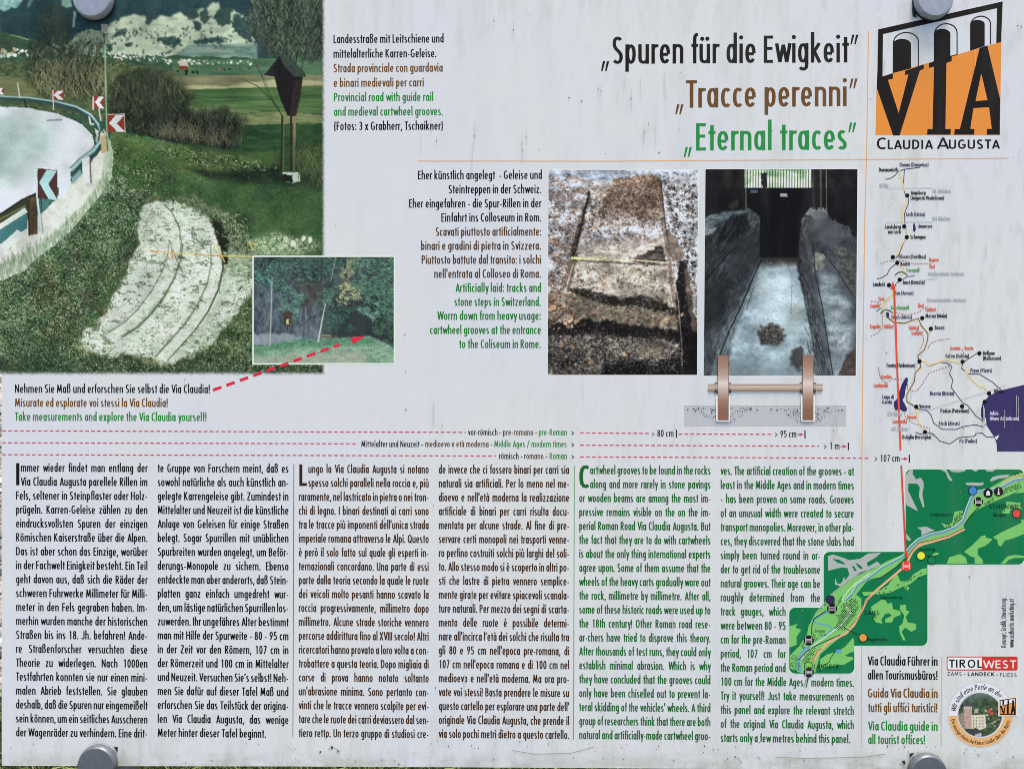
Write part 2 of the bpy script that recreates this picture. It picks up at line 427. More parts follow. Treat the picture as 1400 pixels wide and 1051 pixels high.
class Canvas:
    def __init__(s, x0, y0, x1, y1, res=1.0, seed=1):
        s.x0, s.y0, s.x1, s.y1, s.res = x0, y0, x1, y1, res
        s.W, s.H = int((x1 - x0) * res) + 1, int((y1 - y0) * res) + 1
        s.rng = np.random.default_rng(seed)
        s.X, s.Y = np.meshgrid(x0 + np.arange(s.W) / res, y0 + np.arange(s.H) / res)
        s.img = np.zeros((s.H, s.W, 3))
        s.alpha = np.ones((s.H, s.W))
    def noise(s, sx, sy=None, octaves=4, gain=0.6):
        sy = sy or sx
        t = np.zeros((s.H, s.W)); a = 1.0
        for k in range(octaves):
            t += a * (grid_noise(s.H, s.W, max(1.0, sx * s.res / 2 ** k), max(1.0, sy * s.res / 2 ** k), s.rng) - .5); a *= gain
        return np.clip(t / (t.std() + 1e-9) * 0.22 + 0.5, 0, 1)
    def pal(s, n, cols):
        cols = np.array(cols, float); k = len(cols) - 1
        f = np.clip(n, 0, .9999) * k; i = f.astype(int); t = (f - i)[..., None]
        return cols[i] * (1 - t) + cols[i + 1] * t
    def inside(s, pts, X, Y):
        m = np.zeros(X.shape, bool); n = len(pts)
        for i in range(n):
            ax, ay = pts[i]; bx, by = pts[(i + 1) % n]
            if ay == by: continue
            c = ((ay > Y) != (by > Y)) & (X < (bx - ax) * (Y - ay) / (by - ay) + ax)
            m ^= c
        return m
    def blur(s, a, r):
        k = max(1, int(round(r * s.res)))
        for ax in (0, 1):
            p = np.pad(a, [(k, k) if i == ax else (0, 0) for i in range(a.ndim)], mode='edge')
            c = np.cumsum(p, axis=ax)
            z = np.zeros_like(np.take(c, [0], axis=ax))
            c = np.concatenate([z, c], axis=ax)
            n = a.shape[ax]
            hi = np.take(c, np.arange(2 * k + 1, 2 * k + 1 + n), axis=ax); lo = np.take(c, np.arange(0, n), axis=ax)
            a = (hi - lo) / (2 * k + 1)
        return a
    def box(s, xs, ys, pad):
        c0 = max(0, int((min(xs) - pad - s.x0) * s.res)); c1 = min(s.W, int((max(xs) + pad - s.x0) * s.res) + 2)
        r0 = max(0, int((min(ys) - pad - s.y0) * s.res)); r1 = min(s.H, int((max(ys) + pad - s.y0) * s.res) + 2)
        return r0, r1, c0, c1
    def mask_in(s, pts, rough, rs, soft):
        if rough or soft:
            pts = [(px_ - 12 if px_ < s.x0 + 2.5 else px_ + 12 if px_ > s.x1 - 2.5 else px_, py_ - 12 if py_ < s.y0 + 2.5 else py_ + 12 if py_ > s.y1 - 2.5 else py_) for px_, py_ in pts]
        r0, r1, c0, c1 = s.box([p[0] for p in pts], [p[1] for p in pts], rough * 1.2 + soft * 2 + 2)
        if c1 <= c0 or r1 <= r0: return None
        X, Y = s.X[r0:r1, c0:c1], s.Y[r0:r1, c0:c1]
        if rough:
            h, w = X.shape
            def nz():
                t = 0; a = 1.0
                for k in range(3): t = t + a * (grid_noise(h, w, max(1.0, rs * s.res / 2 ** k), max(1.0, rs * s.res / 2 ** k), s.rng) - .5); a *= .6
                return t
            X = X + nz() * 1.3 * rough; Y = Y + nz() * 1.3 * rough
        m = s.inside(pts, X, Y).astype(float)
        if soft: m = s.blur(m, soft)
        return r0, r1, c0, c1, m
    def mask(s, pts, rough=0.0, rs=6, soft=0.0):
        out = np.zeros((s.H, s.W)); q = s.mask_in(pts, rough, rs, soft)
        if q: out[q[0]:q[1], q[2]:q[3]] = q[4]
        return out
    def put(s, m, col, a=1.0):
        col = np.asarray(col, float)
        m = (m * a)[..., None]
        s.img = s.img * (1 - m) + col * m
    def put_in(s, q, col, a=1.0):
        r0, r1, c0, c1, m = q
        col = np.asarray(col, float)
        if col.ndim == 3: col = col[r0:r1, c0:c1]
        m = (m * a)[..., None]
        s.img[r0:r1, c0:c1] = s.img[r0:r1, c0:c1] * (1 - m) + col * m
    def poly(s, pts, col, rough=0.0, rs=6, soft=0.0, a=1.0):
        q = s.mask_in(pts, rough, rs, soft)
        if q: s.put_in(q, col, a)
    def line(s, pts, w, col, a=1.0, w1=None):
        w1 = w if w1 is None else w1
        n = len(pts) - 1
        R0, R1, C0, C1 = s.box([p[0] for p in pts], [p[1] for p in pts], max(w, w1) + 2)
        if C1 <= C0 or R1 <= R0: return
        m = np.zeros((R1 - R0, C1 - C0))
        for i in range(n):
            (ax, ay), (bx, by) = pts[i], pts[i + 1]
            wa = w + (w1 - w) * i / n; wb = w + (w1 - w) * (i + 1) / n
            r0, r1, c0, c1 = s.box((ax, bx), (ay, by), max(wa, wb) + 2)
            if c1 <= c0 or r1 <= r0: continue
            X = s.X[r0:r1, c0:c1]; Y = s.Y[r0:r1, c0:c1]
            dx, dy = bx - ax, by - ay; L = dx * dx + dy * dy + 1e-9
            t = np.clip(((X - ax) * dx + (Y - ay) * dy) / L, 0, 1)
            d = np.hypot(X - ax - t * dx, Y - ay - t * dy)
            ww = (wa + (wb - wa) * t) / 2
            soft = .5 / s.res
            cov = np.clip((ww - d) / (2 * soft) + .5, 0, 1) * np.minimum(1, ww * 2 * s.res + .15)
            v = m[r0 - R0:r1 - R0, c0 - C0:c1 - C0]
            np.maximum(v, cov, out=v)
        s.put_in((R0, R1, C0, C1, m), col, a)
    def leaves(s, n, pts, r0, r1, cols, a=.9, region=None, shade=.55):
        """irregular little leaf shapes with a darker underside"""
        m = region if region is not None else s.mask(pts)
        ys, xs = np.nonzero(m > .5)
        if not len(ys): return
        cols = np.array(cols, float)
        for _ in range(n):
            k = s.rng.integers(0, len(ys)); x = s.x0 + xs[k] / s.res; y = s.y0 + ys[k] / s.res
            r = s.rng.uniform(r0, r1); th = s.rng.uniform(0, 6.28); e = s.rng.uniform(.45, .9); q = []
            for i in range(6):
                t = i * 1.047; rr_ = r * s.rng.uniform(.6, 1.15)
                u, v = rr_ * math.cos(t), rr_ * e * math.sin(t)
                q.append((x + u * math.cos(th) - v * math.sin(th), y + u * math.sin(th) + v * math.cos(th)))
            c = cols[s.rng.integers(0, len(cols))] * s.rng.uniform(.8, 1.12)
            s.poly([(px_ + r * .25, py_ + r * .4) for px_, py_ in q], c * .28, a=a * .7)
            s.poly(q, c, a=a)
            s.poly([q[0], q[1], q[2], (x, y)], c * shade, a=a * .6)
    def splat(s, x, y, col, a):
        xi = ((x - s.x0) * s.res + .5).astype(int); yi = ((y - s.y0) * s.res + .5).astype(int)
        ok = (xi >= 0) & (xi < s.W) & (yi >= 0) & (yi < s.H)
        xi, yi = xi[ok], yi[ok]
        col = np.broadcast_to(np.asarray(col, float), (len(x), 3))[ok]
        a = np.broadcast_to(np.asarray(a, float), (len(x),))[ok][:, None]
        s.img[yi, xi] = s.img[yi, xi] * (1 - a) + col * a
    def strokes(s, n, pts, length, ang, spread, cols, a=.8, curve=0.0, region=None):
        """n thin strokes starting inside polygon pts"""
        m = region if region is not None else s.mask(pts, 5, 7)
        ys, xs = np.nonzero(m > .5)
        if not len(ys): return
        k = s.rng.integers(0, len(ys), n)
        x = s.x0 + xs[k] / s.res; y = s.y0 + ys[k] / s.res
        th = np.radians(ang) + s.rng.normal(0, np.radians(spread), n)
        L = length * s.rng.uniform(.4, 1.2, n)
        cols = np.array(cols, float); c = cols[s.rng.integers(0, len(cols), n)] * s.rng.uniform(.8, 1.15, (n, 1))
        steps = int(length * 1.2 * s.res * 1.3) + 2
        cv = s.rng.normal(0, curve + 1e-6, n)
        for i in range(steps):
            t = i / s.res / 1.3
            on = t <= L
            s.splat(x[on], y[on], c[on], a)
            x = x + np.cos(th) / s.res / 1.3; y = y - np.sin(th) / s.res / 1.3
            th = th + cv
    def blobs(s, n, pts, r0, r1, cols, a=.9, elong=1.6, region=None, edge=None):
        m = region if region is not None else s.mask(pts)
        ys, xs = np.nonzero(m > .5)
        if not len(ys): return
        cols = np.array(cols, float)
        for _ in range(n):
            k = s.rng.integers(0, len(ys))
            r = s.rng.uniform(r0, r1) * s.res; th = s.rng.uniform(0, math.pi); e = s.rng.uniform(1, elong)
            cy, cx = ys[k], xs[k]; R = int(r * e + 2)
            y0, y1, x0, x1 = max(0, cy - R), min(s.H, cy + R + 1), max(0, cx - R), min(s.W, cx + R + 1)
            yy, xx = np.mgrid[y0:y1, x0:x1]
            dx, dy = xx - cx, yy - cy
            u = (dx * math.cos(th) + dy * math.sin(th)) / e; v = -dx * math.sin(th) + dy * math.cos(th)
            d = np.hypot(u, v)
            cov = np.clip(r - d + .5, 0, 1)[..., None] * a
            c = cols[s.rng.integers(0, len(cols))] * s.rng.uniform(.85, 1.12)
            if edge is not None:
                c2 = np.where((v > 0)[..., None], c * edge, c)
            else: c2 = c
            s.img[y0:y1, x0:x1] = s.img[y0:y1, x0:x1] * (1 - cov) + c2 * cov
    def tree(s, x, y, L, ang, w, depth, col, spread=28, a=.9):
        r = s.rng
        ex = x + L * math.cos(math.radians(ang)); ey = y - L * math.sin(math.radians(ang))
        s.line([(x, y), (ex, ey)], w, col, a, w1=w * .7)
        if depth <= 0: return
        for _ in range(int(r.integers(2, 4))):
            s.tree(ex, ey, L * r.uniform(.6, .85), ang + r.normal(0, spread), w * .65, depth - 1, col, spread, a)
        if depth > 1:
            t = r.uniform(.4, .8)
            s.tree(x + (ex - x) * t, y + (ey - y) * t, L * .6, ang + r.choice([-1, 1]) * r.uniform(20, 50), w * .5, depth - 2, col, spread, a)
    def grain(s, amt):
        s.img = np.clip(s.img * (1 + amt * (s.rng.random((s.H, s.W, 1)) - .5) * 2), 0, 255)
    def build(s, name, parent, label, z=0.0, shear=None):
        v = np.zeros((s.H * s.W, 3))
        X, Y = s.X, s.Y
        if shear: X, Y = shear(X, Y)
        v[:, 0] = ((X - 700) * K).ravel(); v[:, 1] = (-(Y - 525.5) * K).ravel(); v[:, 2] = Z0 + z
        i = np.arange(s.H * s.W).reshape(s.H, s.W)
        q = np.stack([i[:-1, :-1], i[1:, :-1], i[1:, 1:], i[:-1, 1:]], -1).reshape(-1, 4)
        keep = (s.alpha.ravel()[q].max(1) > 0.01)
        q = q[keep]
        me = bpy.data.meshes.new(name)
        me.vertices.add(len(v)); me.vertices.foreach_set('co', v.ravel())
        me.loops.add(len(q) * 4); me.loops.foreach_set('vertex_index', q.ravel().astype(np.int32))
        me.polygons.add(len(q)); me.polygons.foreach_set('loop_start', np.arange(len(q), dtype=np.int32) * 4)
        me.update(calc_edges=True)
        c = np.ones((s.H * s.W, 4), np.float32)
        c[:, :3] = np.clip(lin(np.clip(s.img, 0, 255)) * GAIN, 0, .85).reshape(-1, 3); c[:, 3] = s.alpha.ravel()
        at = me.color_attributes.new('ink', 'FLOAT_COLOR', 'POINT'); at.data.foreach_set('color', c.ravel())
        me.materials.append(M_PHOTO)
        o = bpy.data.objects.new(name, me); COL.objects.link(o); o.parent = parent
        o['label'] = label
        return o

# ---- 1. the big photograph: mountain road, guard rail and cartwheel grooves
def paint_road():
    c = Canvas(0, -6, 448, 516, 1.0, 11)
    n = c.noise
    DT = [(22, 46, 50), (38, 64, 66), (52, 82, 78)]
    c.put(np.ones((c.H, c.W)), c.pal(n(5, 3, 4), DT))
    # darker blue-green forest slope
    c.poly([(0, -6), (448, -6), (448, 70), (330, 40), (150, 40), (0, 60)], c.pal(n(2.2, 3, 4) * .5 + n(26) * .5, [(22, 44, 50), (34, 60, 64), (48, 78, 80)]))
    c.poly([(-2, -8), (42, -8), (30, 4), (22, 12), (16, 10), (8, 16), (-2, 6)], c.pal(n(3), [(90, 140, 135), (150, 190, 180)]), 2.5, 4)
    c.poly([(82, -8), (100, -8), (97, 8), (90, 11), (84, 6)], c.pal(n(2), [(80, 124, 112), (140, 172, 150)]), 3, 3)
    c.poly([(50, -8), (58, -8), (40, 10), (36, 10)], (90, 130, 125), 2, 4, a=.8)
    c.poly([(101, 15), (105, 16), (102, 36), (99, 38)], (150, 175, 155), 1, 4, a=.8)
    # pale open hillside
    hill = [(138, 46), (150, 34), (165, 25), (180, 20), (195, 21), (202, 30), (212, 28), (222, 20), (232, 24), (246, 16), (256, 24), (266, 22), (272, 12), (284, 12), (291, 4), (300, 4), (303, 20), (312, 12), (322, 16), (334, 22),
            (344, 34), (352, 88), (250, 92), (147, 74), (120, 70), (96, 62), (104, 48), (120, 44)]
    c.poly(hill, c.pal(n(18, 8, 4, .5), [(122, 146, 122), (150, 168, 142), (172, 184, 156), (156, 176, 156)]), 2.0, 4, .6)
    c.poly([(96, 62), (106, 46), (122, 42), (136, 46), (140, 74), (118, 72)], c.pal(n(2.2, 4), [(92, 112, 88), (140, 152, 122)]), 2, 4)
    c.poly([(258, 62), (352, 60), (352, 92), (225, 90), (240, 74)], c.pal(n(22, 4, 4, .5), [(78, 112, 100), (102, 132, 118), (132, 152, 136)]), 1.5, 6, 1)
    dark = lambda: c.pal(n(2.5), [(34, 58, 56), (58, 84, 76)])
    for pts in ([(276, 14), (285, 12), (285, 32), (276, 33), (272, 22)], [(254, 15), (268, 12), (272, 24), (258, 28)], [(292, 24), (302, 10), (318, 12), (314, 34), (300, 36)],
                [(214, 53), (230, 50), (246, 52), (249, 58), (240, 64), (224, 62)], [(160, 41), (174, 40), (172, 46), (156, 52), (150, 54)],
                [(173, 59), (183, 59), (183, 63), (172, 63)], [(262, 57), (300, 50), (312, 58), (268, 61)], [(228, 72), (240, 67), (228, 75), (216, 76)],
                [(201, 27), (208, 28), (203, 37), (199, 30)], [(265, 30), (275, 32), (273, 43), (266, 39)],
                [(322, 18), (345, 30), (345, 58), (326, 50), (316, 34)], [(142, 58), (156, 60), (150, 72), (140, 70)]):
        c.poly(pts, dark(), 2.6, 3)
    for k in range(150):
        x = c.rng.uniform(150, 345); y = c.rng.uniform(22, 74); h = c.rng.uniform(1.6, 4.5)
        if k % 3: y = 52 + 9 * math.sin(x * .09) + c.rng.normal(0, 3)
        c.poly([(x - h * .35, y), (x, y - h), (x + h * .35, y)], (32, 56, 54))
    c.strokes(160, [(150, 30), (340, 20), (345, 70), (150, 66)], 3, 5, 12, [(110, 134, 112), (70, 94, 80), (190, 200, 170)], a=.4)
    soft_ = c.blur(c.img, .8); top_ = np.clip((100 - c.Y) / 20, 0, 1)[..., None] * .75
    c.img = c.img * (1 - top_) + soft_ * top_
    # village and fields
    c.poly([(0, 52), (60, 56), (120, 58), (140, 74), (360, 80), (448, 76), (448, 516), (0, 516)], c.pal(n(20, 5, 4), [(38, 62, 46), (52, 82, 58), (66, 98, 68)]), 2, 8)
    c.poly([(0, 45), (20, 47), (60, 58), (100, 62), (100, 72), (0, 72)], c.pal(n(6), [(38, 60, 44), (60, 92, 62)]), 2, 5)
    c.line([(16, 48), (40, 55)], 1.4, (120, 145, 120))
    c.poly([(236, 82), (448, 80), (448, 104), (236, 106)], c.pal(n(30, 4), [(58, 92, 66), (72, 108, 76), (84, 118, 84)]))
    c.poly([(240, 104), (448, 102), (448, 120), (240, 124)], c.pal(n(40, 3), [(92, 102, 72), (114, 116, 82), (126, 126, 88)]), 1, 8)
    c.poly([(245, 117), (310, 118), (380, 108), (448, 112), (448, 116), (330, 121), (250, 124)], (156, 156, 114), 1, 8, .6)
    c.poly([(245, 123), (448, 117), (448, 155), (245, 160)], c.pal(n(60, 2.5), [(44, 76, 40), (66, 98, 54), (88, 116, 66)]))
    c.poly([(245, 145), (448, 158), (448, 190), (330, 196), (245, 170)], c.pal(n(30, 3), [(92, 108, 68), (118, 128, 84), (66, 90, 52)]), 2, 8)
    c.poly([(320, 172), (448, 168), (448, 300), (320, 260)], c.pal(n(20, 5), [(28, 56, 30), (40, 72, 38), (54, 86, 46)]), 2, 8)
    W = [(214, 218, 205), (180, 195, 180), (230, 228, 210)]
    c.blobs(60, [(135, 72), (232, 74), (232, 88), (135, 78)], .5, 1.6, W, elong=2.2, edge=.7)
    c.blobs(20, [(224, 82), (262, 82), (262, 89), (224, 89)], .7, 1.6, W, elong=1.8)
    c.blobs(26, [(262, 82), (345, 84), (345, 89), (262, 89)], .6, 1.4, W, elong=1.8)
    c.blobs(26, [(0, 68), (28, 68), (55, 73), (50, 80), (0, 78)], 1.0, 2.6, W + [(170, 160, 120)], elong=1.6)
    c.blobs(22, [(58, 64), (105, 58), (105, 76), (60, 76)], .8, 2.0, W, elong=1.6)
    c.blobs(10, [(116, 66), (140, 70), (140, 78), (116, 74)], .8, 1.8, W, elong=1.6)
    c.poly([(244, 84), (256, 84), (258, 92), (246, 92)], (190, 180, 160)); c.poly([(244, 91), (256, 91), (257, 96), (245, 96)], (120, 62, 40))
    c.blobs(7, [(230, 98), (272, 98), (272, 103), (230, 103)], 1.2, 2.4, [(20, 24, 20)], elong=1.6)
    c.blobs(6, [(280, 93), (345, 94), (345, 97), (280, 96)], 1.0, 1.8, [(30, 34, 28), (150, 80, 60)], elong=1.6)
    # left meadow behind the rail
    c.poly([(0, 84), (60, 82), (150, 80), (240, 100), (240, 180), (0, 140)], c.pal(n(5, 3), [(44, 62, 40), (70, 88, 54), (104, 112, 72)]), 3, 6)
    c.poly([(0, 104), (50, 106), (50, 134), (0, 132)], c.pal(n(20, 2), [(92, 104, 64), (124, 128, 84)]), 3, 6)
    # bushes and bare trees
    TW = [(28, 34, 26), (48, 56, 40), (80, 88, 62), (18, 24, 20), (108, 114, 84)]
    pale = [(150, 44), (146, 75), (92, 76), (100, 52), (118, 42)]
    c.poly(pale, c.pal(n(3, 5), [(70, 92, 72), (120, 136, 106), (140, 152, 120)]), 5, 5)
    b1 = [(30, 92), (46, 60), (52, 26), (64, 6), (92, 10), (96, 50), (100, 66), (140, 90), (148, 140), (60, 132), (42, 120)]
    c.poly(b1, c.pal(n(2.2), [(26, 40, 36), (40, 54, 42), (62, 72, 50)]), 6, 6, 4, a=.62)
    for x, y, L, a_ in ((74, 96, 24, 92), (82, 96, 22, 84), (66, 96, 20, 100), (90, 92, 18, 76), (56, 92, 15, 104), (112, 78, 9, 84), (122, 80, 8, 96), (132, 80, 8, 84)):
        c.tree(x, y, L, a_, 1.6, 5, (24, 26, 22), 19, .62)
    c.poly([(46, 84), (146, 80), (148, 142), (70, 136), (40, 118)], c.pal(n(2.0, 5, 4) * .7 + n(20) * .3, [(34, 46, 32), (58, 70, 44), (92, 100, 64), (116, 120, 80)]), 4, 5, 2, a=.8)
    c.strokes(500, [(36, 70), (140, 80), (148, 140), (50, 128)], 18, 80, 24, TW, a=.34, curve=.02)
    c.strokes(420, [(46, 100), (146, 96), (148, 142), (50, 132)], 20, 96, 22, [(150, 148, 108), (124, 124, 84), (24, 28, 20)], a=.4, curve=.02)
    b2 = [(150, 112), (170, 98), (200, 92), (222, 98), (242, 112), (262, 128), (262, 150), (282, 152), (306, 146), (330, 156), (338, 172), (318, 206), (262, 200), (200, 190), (152, 170)]
    c.poly([(152, 100), (240, 96), (262, 124), (262, 140), (152, 150)], c.pal(n(2.0, 4) * .7 + n(14) * .3, [(56, 66, 44), (96, 100, 68), (124, 124, 86)]), 7, 6, 3, a=.75)
    c.poly(b2, c.pal(n(1.6, 2.4) * .6 + n(16) * .4, [(16, 22, 16), (30, 38, 26), (52, 62, 42), (78, 88, 60)]), 8, 6, 3, a=.82)
    c.poly([(160, 150), (262, 150), (330, 172), (318, 206), (262, 202), (200, 190)], c.pal(n(1.6, 2.4), [(14, 18, 14), (28, 34, 24), (50, 58, 42)]), 8, 8, 6, a=.6)
    for x in range(158, 335, 9):
        top = 12 if x < 250 else 9
        c.tree(x + c.rng.uniform(-3, 3), 190 if x < 250 else 204, top + c.rng.uniform(0, 5), 90 + c.rng.normal(0, 8), 1.1, 5, [(20, 24, 18), (44, 50, 36), (88, 94, 70)][c.rng.integers(0, 3)], 24, .5)
    c.strokes(800, [(152, 120), (250, 118), (262, 155), (330, 160), (322, 200), (200, 188), (152, 170)], 15, 92, 24, TW + [(14, 18, 12)], a=.36, curve=.03)
    c.strokes(300, [(160, 160), (330, 170), (318, 206), (200, 194), (160, 182)], 12, 92, 24, [(14, 18, 14), (26, 30, 22)], a=.55, curve=.03)
    c.strokes(220, [(190, 185), (260, 195), (310, 205), (330, 200), (240, 180)], 22, 90, 32, [(120, 116, 88), (84, 84, 62)], a=.3, curve=.03)
    # meadow right of the wall, and grass slope
    grass = [(152, 180), (200, 186), (262, 202), (320, 212), (448, 226), (448, 520), (0, 520), (0, 388), (90, 330), (140, 250)]
    def turf(cols, big=26, w=.45, fine=2.0):
        return c.pal(n(fine, fine, 3, .8) * (1 - w) + n(big, big * .7, 4, .7) * w, cols)
    c.poly(grass, turf([(28, 52, 28), (46, 78, 42), (66, 100, 56), (98, 128, 78), (146, 166, 118)]), 2, 6)
    # densely flecked strip below the wall
    c.poly([(0, 388), (60, 345), (100, 312), (140, 255), (156, 240), (200, 262), (195, 300), (192, 330), (150, 400), (110, 450), (100, 500), (0, 520)],
           turf([(26, 44, 28), (42, 70, 42), (66, 96, 58), (116, 142, 100), (180, 200, 164)], 22, .32, 1.7), 6, 12, 4)
    # bottom strip and right of the rock
    c.poly([(100, 478), (180, 488), (240, 502), (300, 450), (345, 400), (448, 360), (448, 520), (90, 520)], turf([(22, 40, 24), (42, 68, 38), (68, 92, 52), (112, 132, 86), (166, 182, 140)], 20, .4, 1.8), 5, 10, 3)
    c.poly([(0, 490), (448, 480), (448, 520), (0, 520)], turf([(16, 30, 20), (30, 50, 32), (60, 80, 50), (130, 146, 110)], 18, .4, 1.8), 5, 10, 5, a=.7)
    # earthy brownish patches
    m_ = c.mask([(50, 370), (120, 350), (192, 330), (190, 376), (160, 430), (110, 470), (50, 470)], 18, 26, 10) * np.clip(n(24, octaves=3) * 1.6 - .25, 0, 1)
    c.put(m_, turf([(26, 26, 18), (48, 48, 30), (78, 78, 46), (124, 124, 82)], 10, .3), .75)
    c.poly([(262, 196), (330, 210), (448, 200), (448, 250), (330, 238), (262, 226), (200, 220)], turf([(34, 60, 30), (52, 80, 40), (78, 104, 54)], 30, .6), 3, 8, 1)
    c.poly([(152, 184), (330, 214), (360, 222), (270, 236), (200, 240), (150, 225)], c.pal(n(3, 1.6, 3, .8), [(48, 76, 38), (78, 104, 54), (126, 140, 88)]), 5, 8, 2, a=.85)
    c.poly([(250, 228), (300, 236), (384, 228), (384, 240), (448, 238), (448, 262), (300, 250)], c.pal(n(4, 2), [(20, 32, 22), (32, 48, 28)]), 3, 6, 3)
    c.poly([(250, 245), (448, 250), (448, 350), (330, 320), (270, 290)], turf([(28, 50, 28), (42, 70, 38), (60, 90, 50), (84, 108, 64)], 30, .5, 1.6), 8, 14, 6, a=.85)
    c.poly([(160, 190), (250, 225), (240, 270), (200, 270), (160, 230)], turf([(34, 58, 30), (50, 78, 38), (74, 100, 52)], 20, .5, 1.8), 8, 14, 6, a=.7)
    c.strokes(2600, grass, 4, 80, 40, [(34, 58, 34), (24, 42, 24), (110, 130, 92), (76, 100, 58)], a=.32)
    # light flecks: daisies and dry leaves
    for P_, k in (([(0, 390), (140, 256), (200, 262), (190, 330), (150, 400), (100, 480), (0, 500)], 2300), ([(90, 478), (300, 490), (448, 430), (448, 510), (0, 510)], 900), ([(300, 400), (345, 370), (345, 500), (250, 500)], 500), ([(156, 200), (230, 225), (240, 275), (200, 285), (150, 250)], 260), ([(262, 205), (380, 232), (300, 232), (200, 205)], 160)):
        den = c.mask(P_, 8, 10) * (n(14, 10, 4, .7) > .5)
        c.strokes(int(k * 1.5), P_, 3.2, 60, 80, [(14, 26, 18), (22, 38, 24)], a=.55)
        c.strokes(int(k * .5), P_, 2.2, 15, 60, [(150, 170, 128), (128, 148, 104), (186, 200, 168), (104, 126, 84)], a=.6, region=den)
        c.strokes(int(k * .3), P_, 1.2, 15, 60, [(150, 168, 130), (180, 192, 160)], a=.5)
        c.leaves(int(k * .42), None, .7, 1.7, [(132, 156, 108), (100, 130, 80), (168, 186, 146), (84, 112, 64), (186, 200, 170)], a=.7, region=den, shade=.6)
    # rock with the grooves
    rock = [(196, 280), (212, 272), (244, 280), (272, 290), (292, 306), (302, 330), (306, 352), (308, 378), (345, 384), (336, 404), (308, 440), (280, 470), (262, 486),
            (236, 498), (210, 492), (178, 484), (148, 488), (122, 478), (106, 468), (116, 452), (132, 444), (142, 430), (152, 412), (164, 392), (178, 366), (188, 346), (188, 316)]
    c.poly(rock, c.pal(n(3), [(70, 74, 50), (120, 122, 90)]), 9, 6, 2)
    # strata: noise stretched along a slant
    Xs = c.X * .94 + c.Y * .34; Ys = -c.X * .34 + c.Y * .94
    base = n(16, 12, 4, .55); fine_ = n(2.2, 1.8, 3, .8)
    ph = np.sin(Ys * .42 + base * 9 + np.sin(Xs * .11) * 1.4) * .5 + .5
    tone = np.clip(base * .55 + fine_ * .2 + ph * .14 + .16, 0, 1)
    rk = c.pal(tone, [(124, 146, 122), (164, 184, 162), (190, 206, 186), (206, 216, 200), (216, 224, 212)])
    region = np.maximum(c.mask(rock, 7, 12, .8), c.mask([(196, 282), (240, 276), (270, 286), (250, 310), (200, 310)], 9, 8, 1) * (n(3) > .42))
    slab = c.mask([(306, 376), (345, 380), (345, 396), (318, 436), (290, 470), (270, 480), (300, 420)], 6, 9, 1)
    spill = c.mask([(300, 300), (345, 326), (345, 384), (304, 382)], 7, 8, 3) * np.clip((n(5, 4, 4, .8) - .40) * 4, 0, 1)
    region = np.clip(region + slab * .9 + spill * .75, 0, 1)
    c.put(region, rk)
    c.put(np.clip(slab + spill, 0, 1) * np.clip((n(4, 3, 4, .9) - .5) * 4, 0, 1), c.pal(n(2), [(110, 130, 100), (160, 178, 150)]), .7)
    # spill of pale scree to the right
    scr = c.mask([(300, 318), (345, 330), (372, 318), (436, 332), (432, 346), (345, 352), (345, 384), (312, 380), (302, 350)], 7, 8, 5)
    c.put(scr * np.clip(n(3, 2.4, 4, .9) * 2.6 - .75, 0, 1), c.pal(n(4), [(150, 166, 136), (200, 210, 184)]), .85)
    c.poly([(286, 280), (312, 288), (336, 312), (345, 345), (330, 350), (308, 340), (300, 306)], c.pal(n(3, 2.6, 4, .9), [(36, 48, 28), (80, 96, 66), (150, 166, 136)]), 7, 6, 2.5, a=.8)
    c.poly([(240, 272), (262, 262), (284, 276), (300, 292), (286, 300), (268, 288)], c.pal(n(3, 2.6, 4, .9), [(40, 56, 34), (90, 106, 76), (160, 174, 146)]), 6, 6, 2, a=.7)
    # smooth bare slab on the left
    c.poly([(190, 350), (206, 352), (222, 358), (208, 392), (190, 424), (168, 424), (152, 418), (166, 392)], c.pal(n(22, octaves=3), [(186, 200, 184), (212, 220, 210)]), 4, 9, 3, a=.75)
    c.poly([(206, 286), (232, 290), (238, 320), (226, 334), (200, 330), (198, 300)], c.pal(n(22, octaves=3), [(196, 208, 190), (216, 224, 208)]), 5, 9, 4, a=.6)
    c.poly([(246, 384), (282, 392), (286, 420), (262, 450), (226, 440), (224, 412)], c.pal(n(18, octaves=3), [(190, 204, 184), (214, 222, 206)]), 6, 9, 4, a=.5)
    # vegetation in the joints
    veg = .7 * region * np.clip((n(9, 5, 4, .8) - .66) * 7, 0, 1) * np.clip((n(26, octaves=3) - .38) * 5, 0, 1)
    c.put(veg, c.pal(n(2), [(52, 68, 42), (110, 128, 92), (150, 168, 134)]), .8)
    for sc_, wd, am in ((24, .012, .75), (13, .012, .4), (34, .010, .7)):
        q_ = n(sc_ * 1.3, sc_ * .7, 4, .62); ln = np.exp(-((q_ - .5) / wd) ** 2) * region * np.clip((n(20, octaves=3) - .36) * 6, 0, 1)
        smooth_ = 1 - .8 * c.mask([(170, 356), (222, 358), (206, 420), (168, 424), (150, 416)], 4, 9, 4)
        c.put(np.roll(ln, 1, 0) * smooth_, (206, 216, 200), .35); c.put(ln * smooth_, c.pal(n(3), [(44, 56, 36), (84, 100, 72)]), am)
    jn = region * np.clip((n(12, 5, 4, .75) - .72) * 9, 0, 1)
    c.put(jn, c.pal(n(1.6, 1.6, 3, .9), [(34, 46, 28), (88, 106, 76), (150, 168, 142)]), .8)
    crack = [(62, 74, 50), (88, 100, 72), (42, 52, 34)]
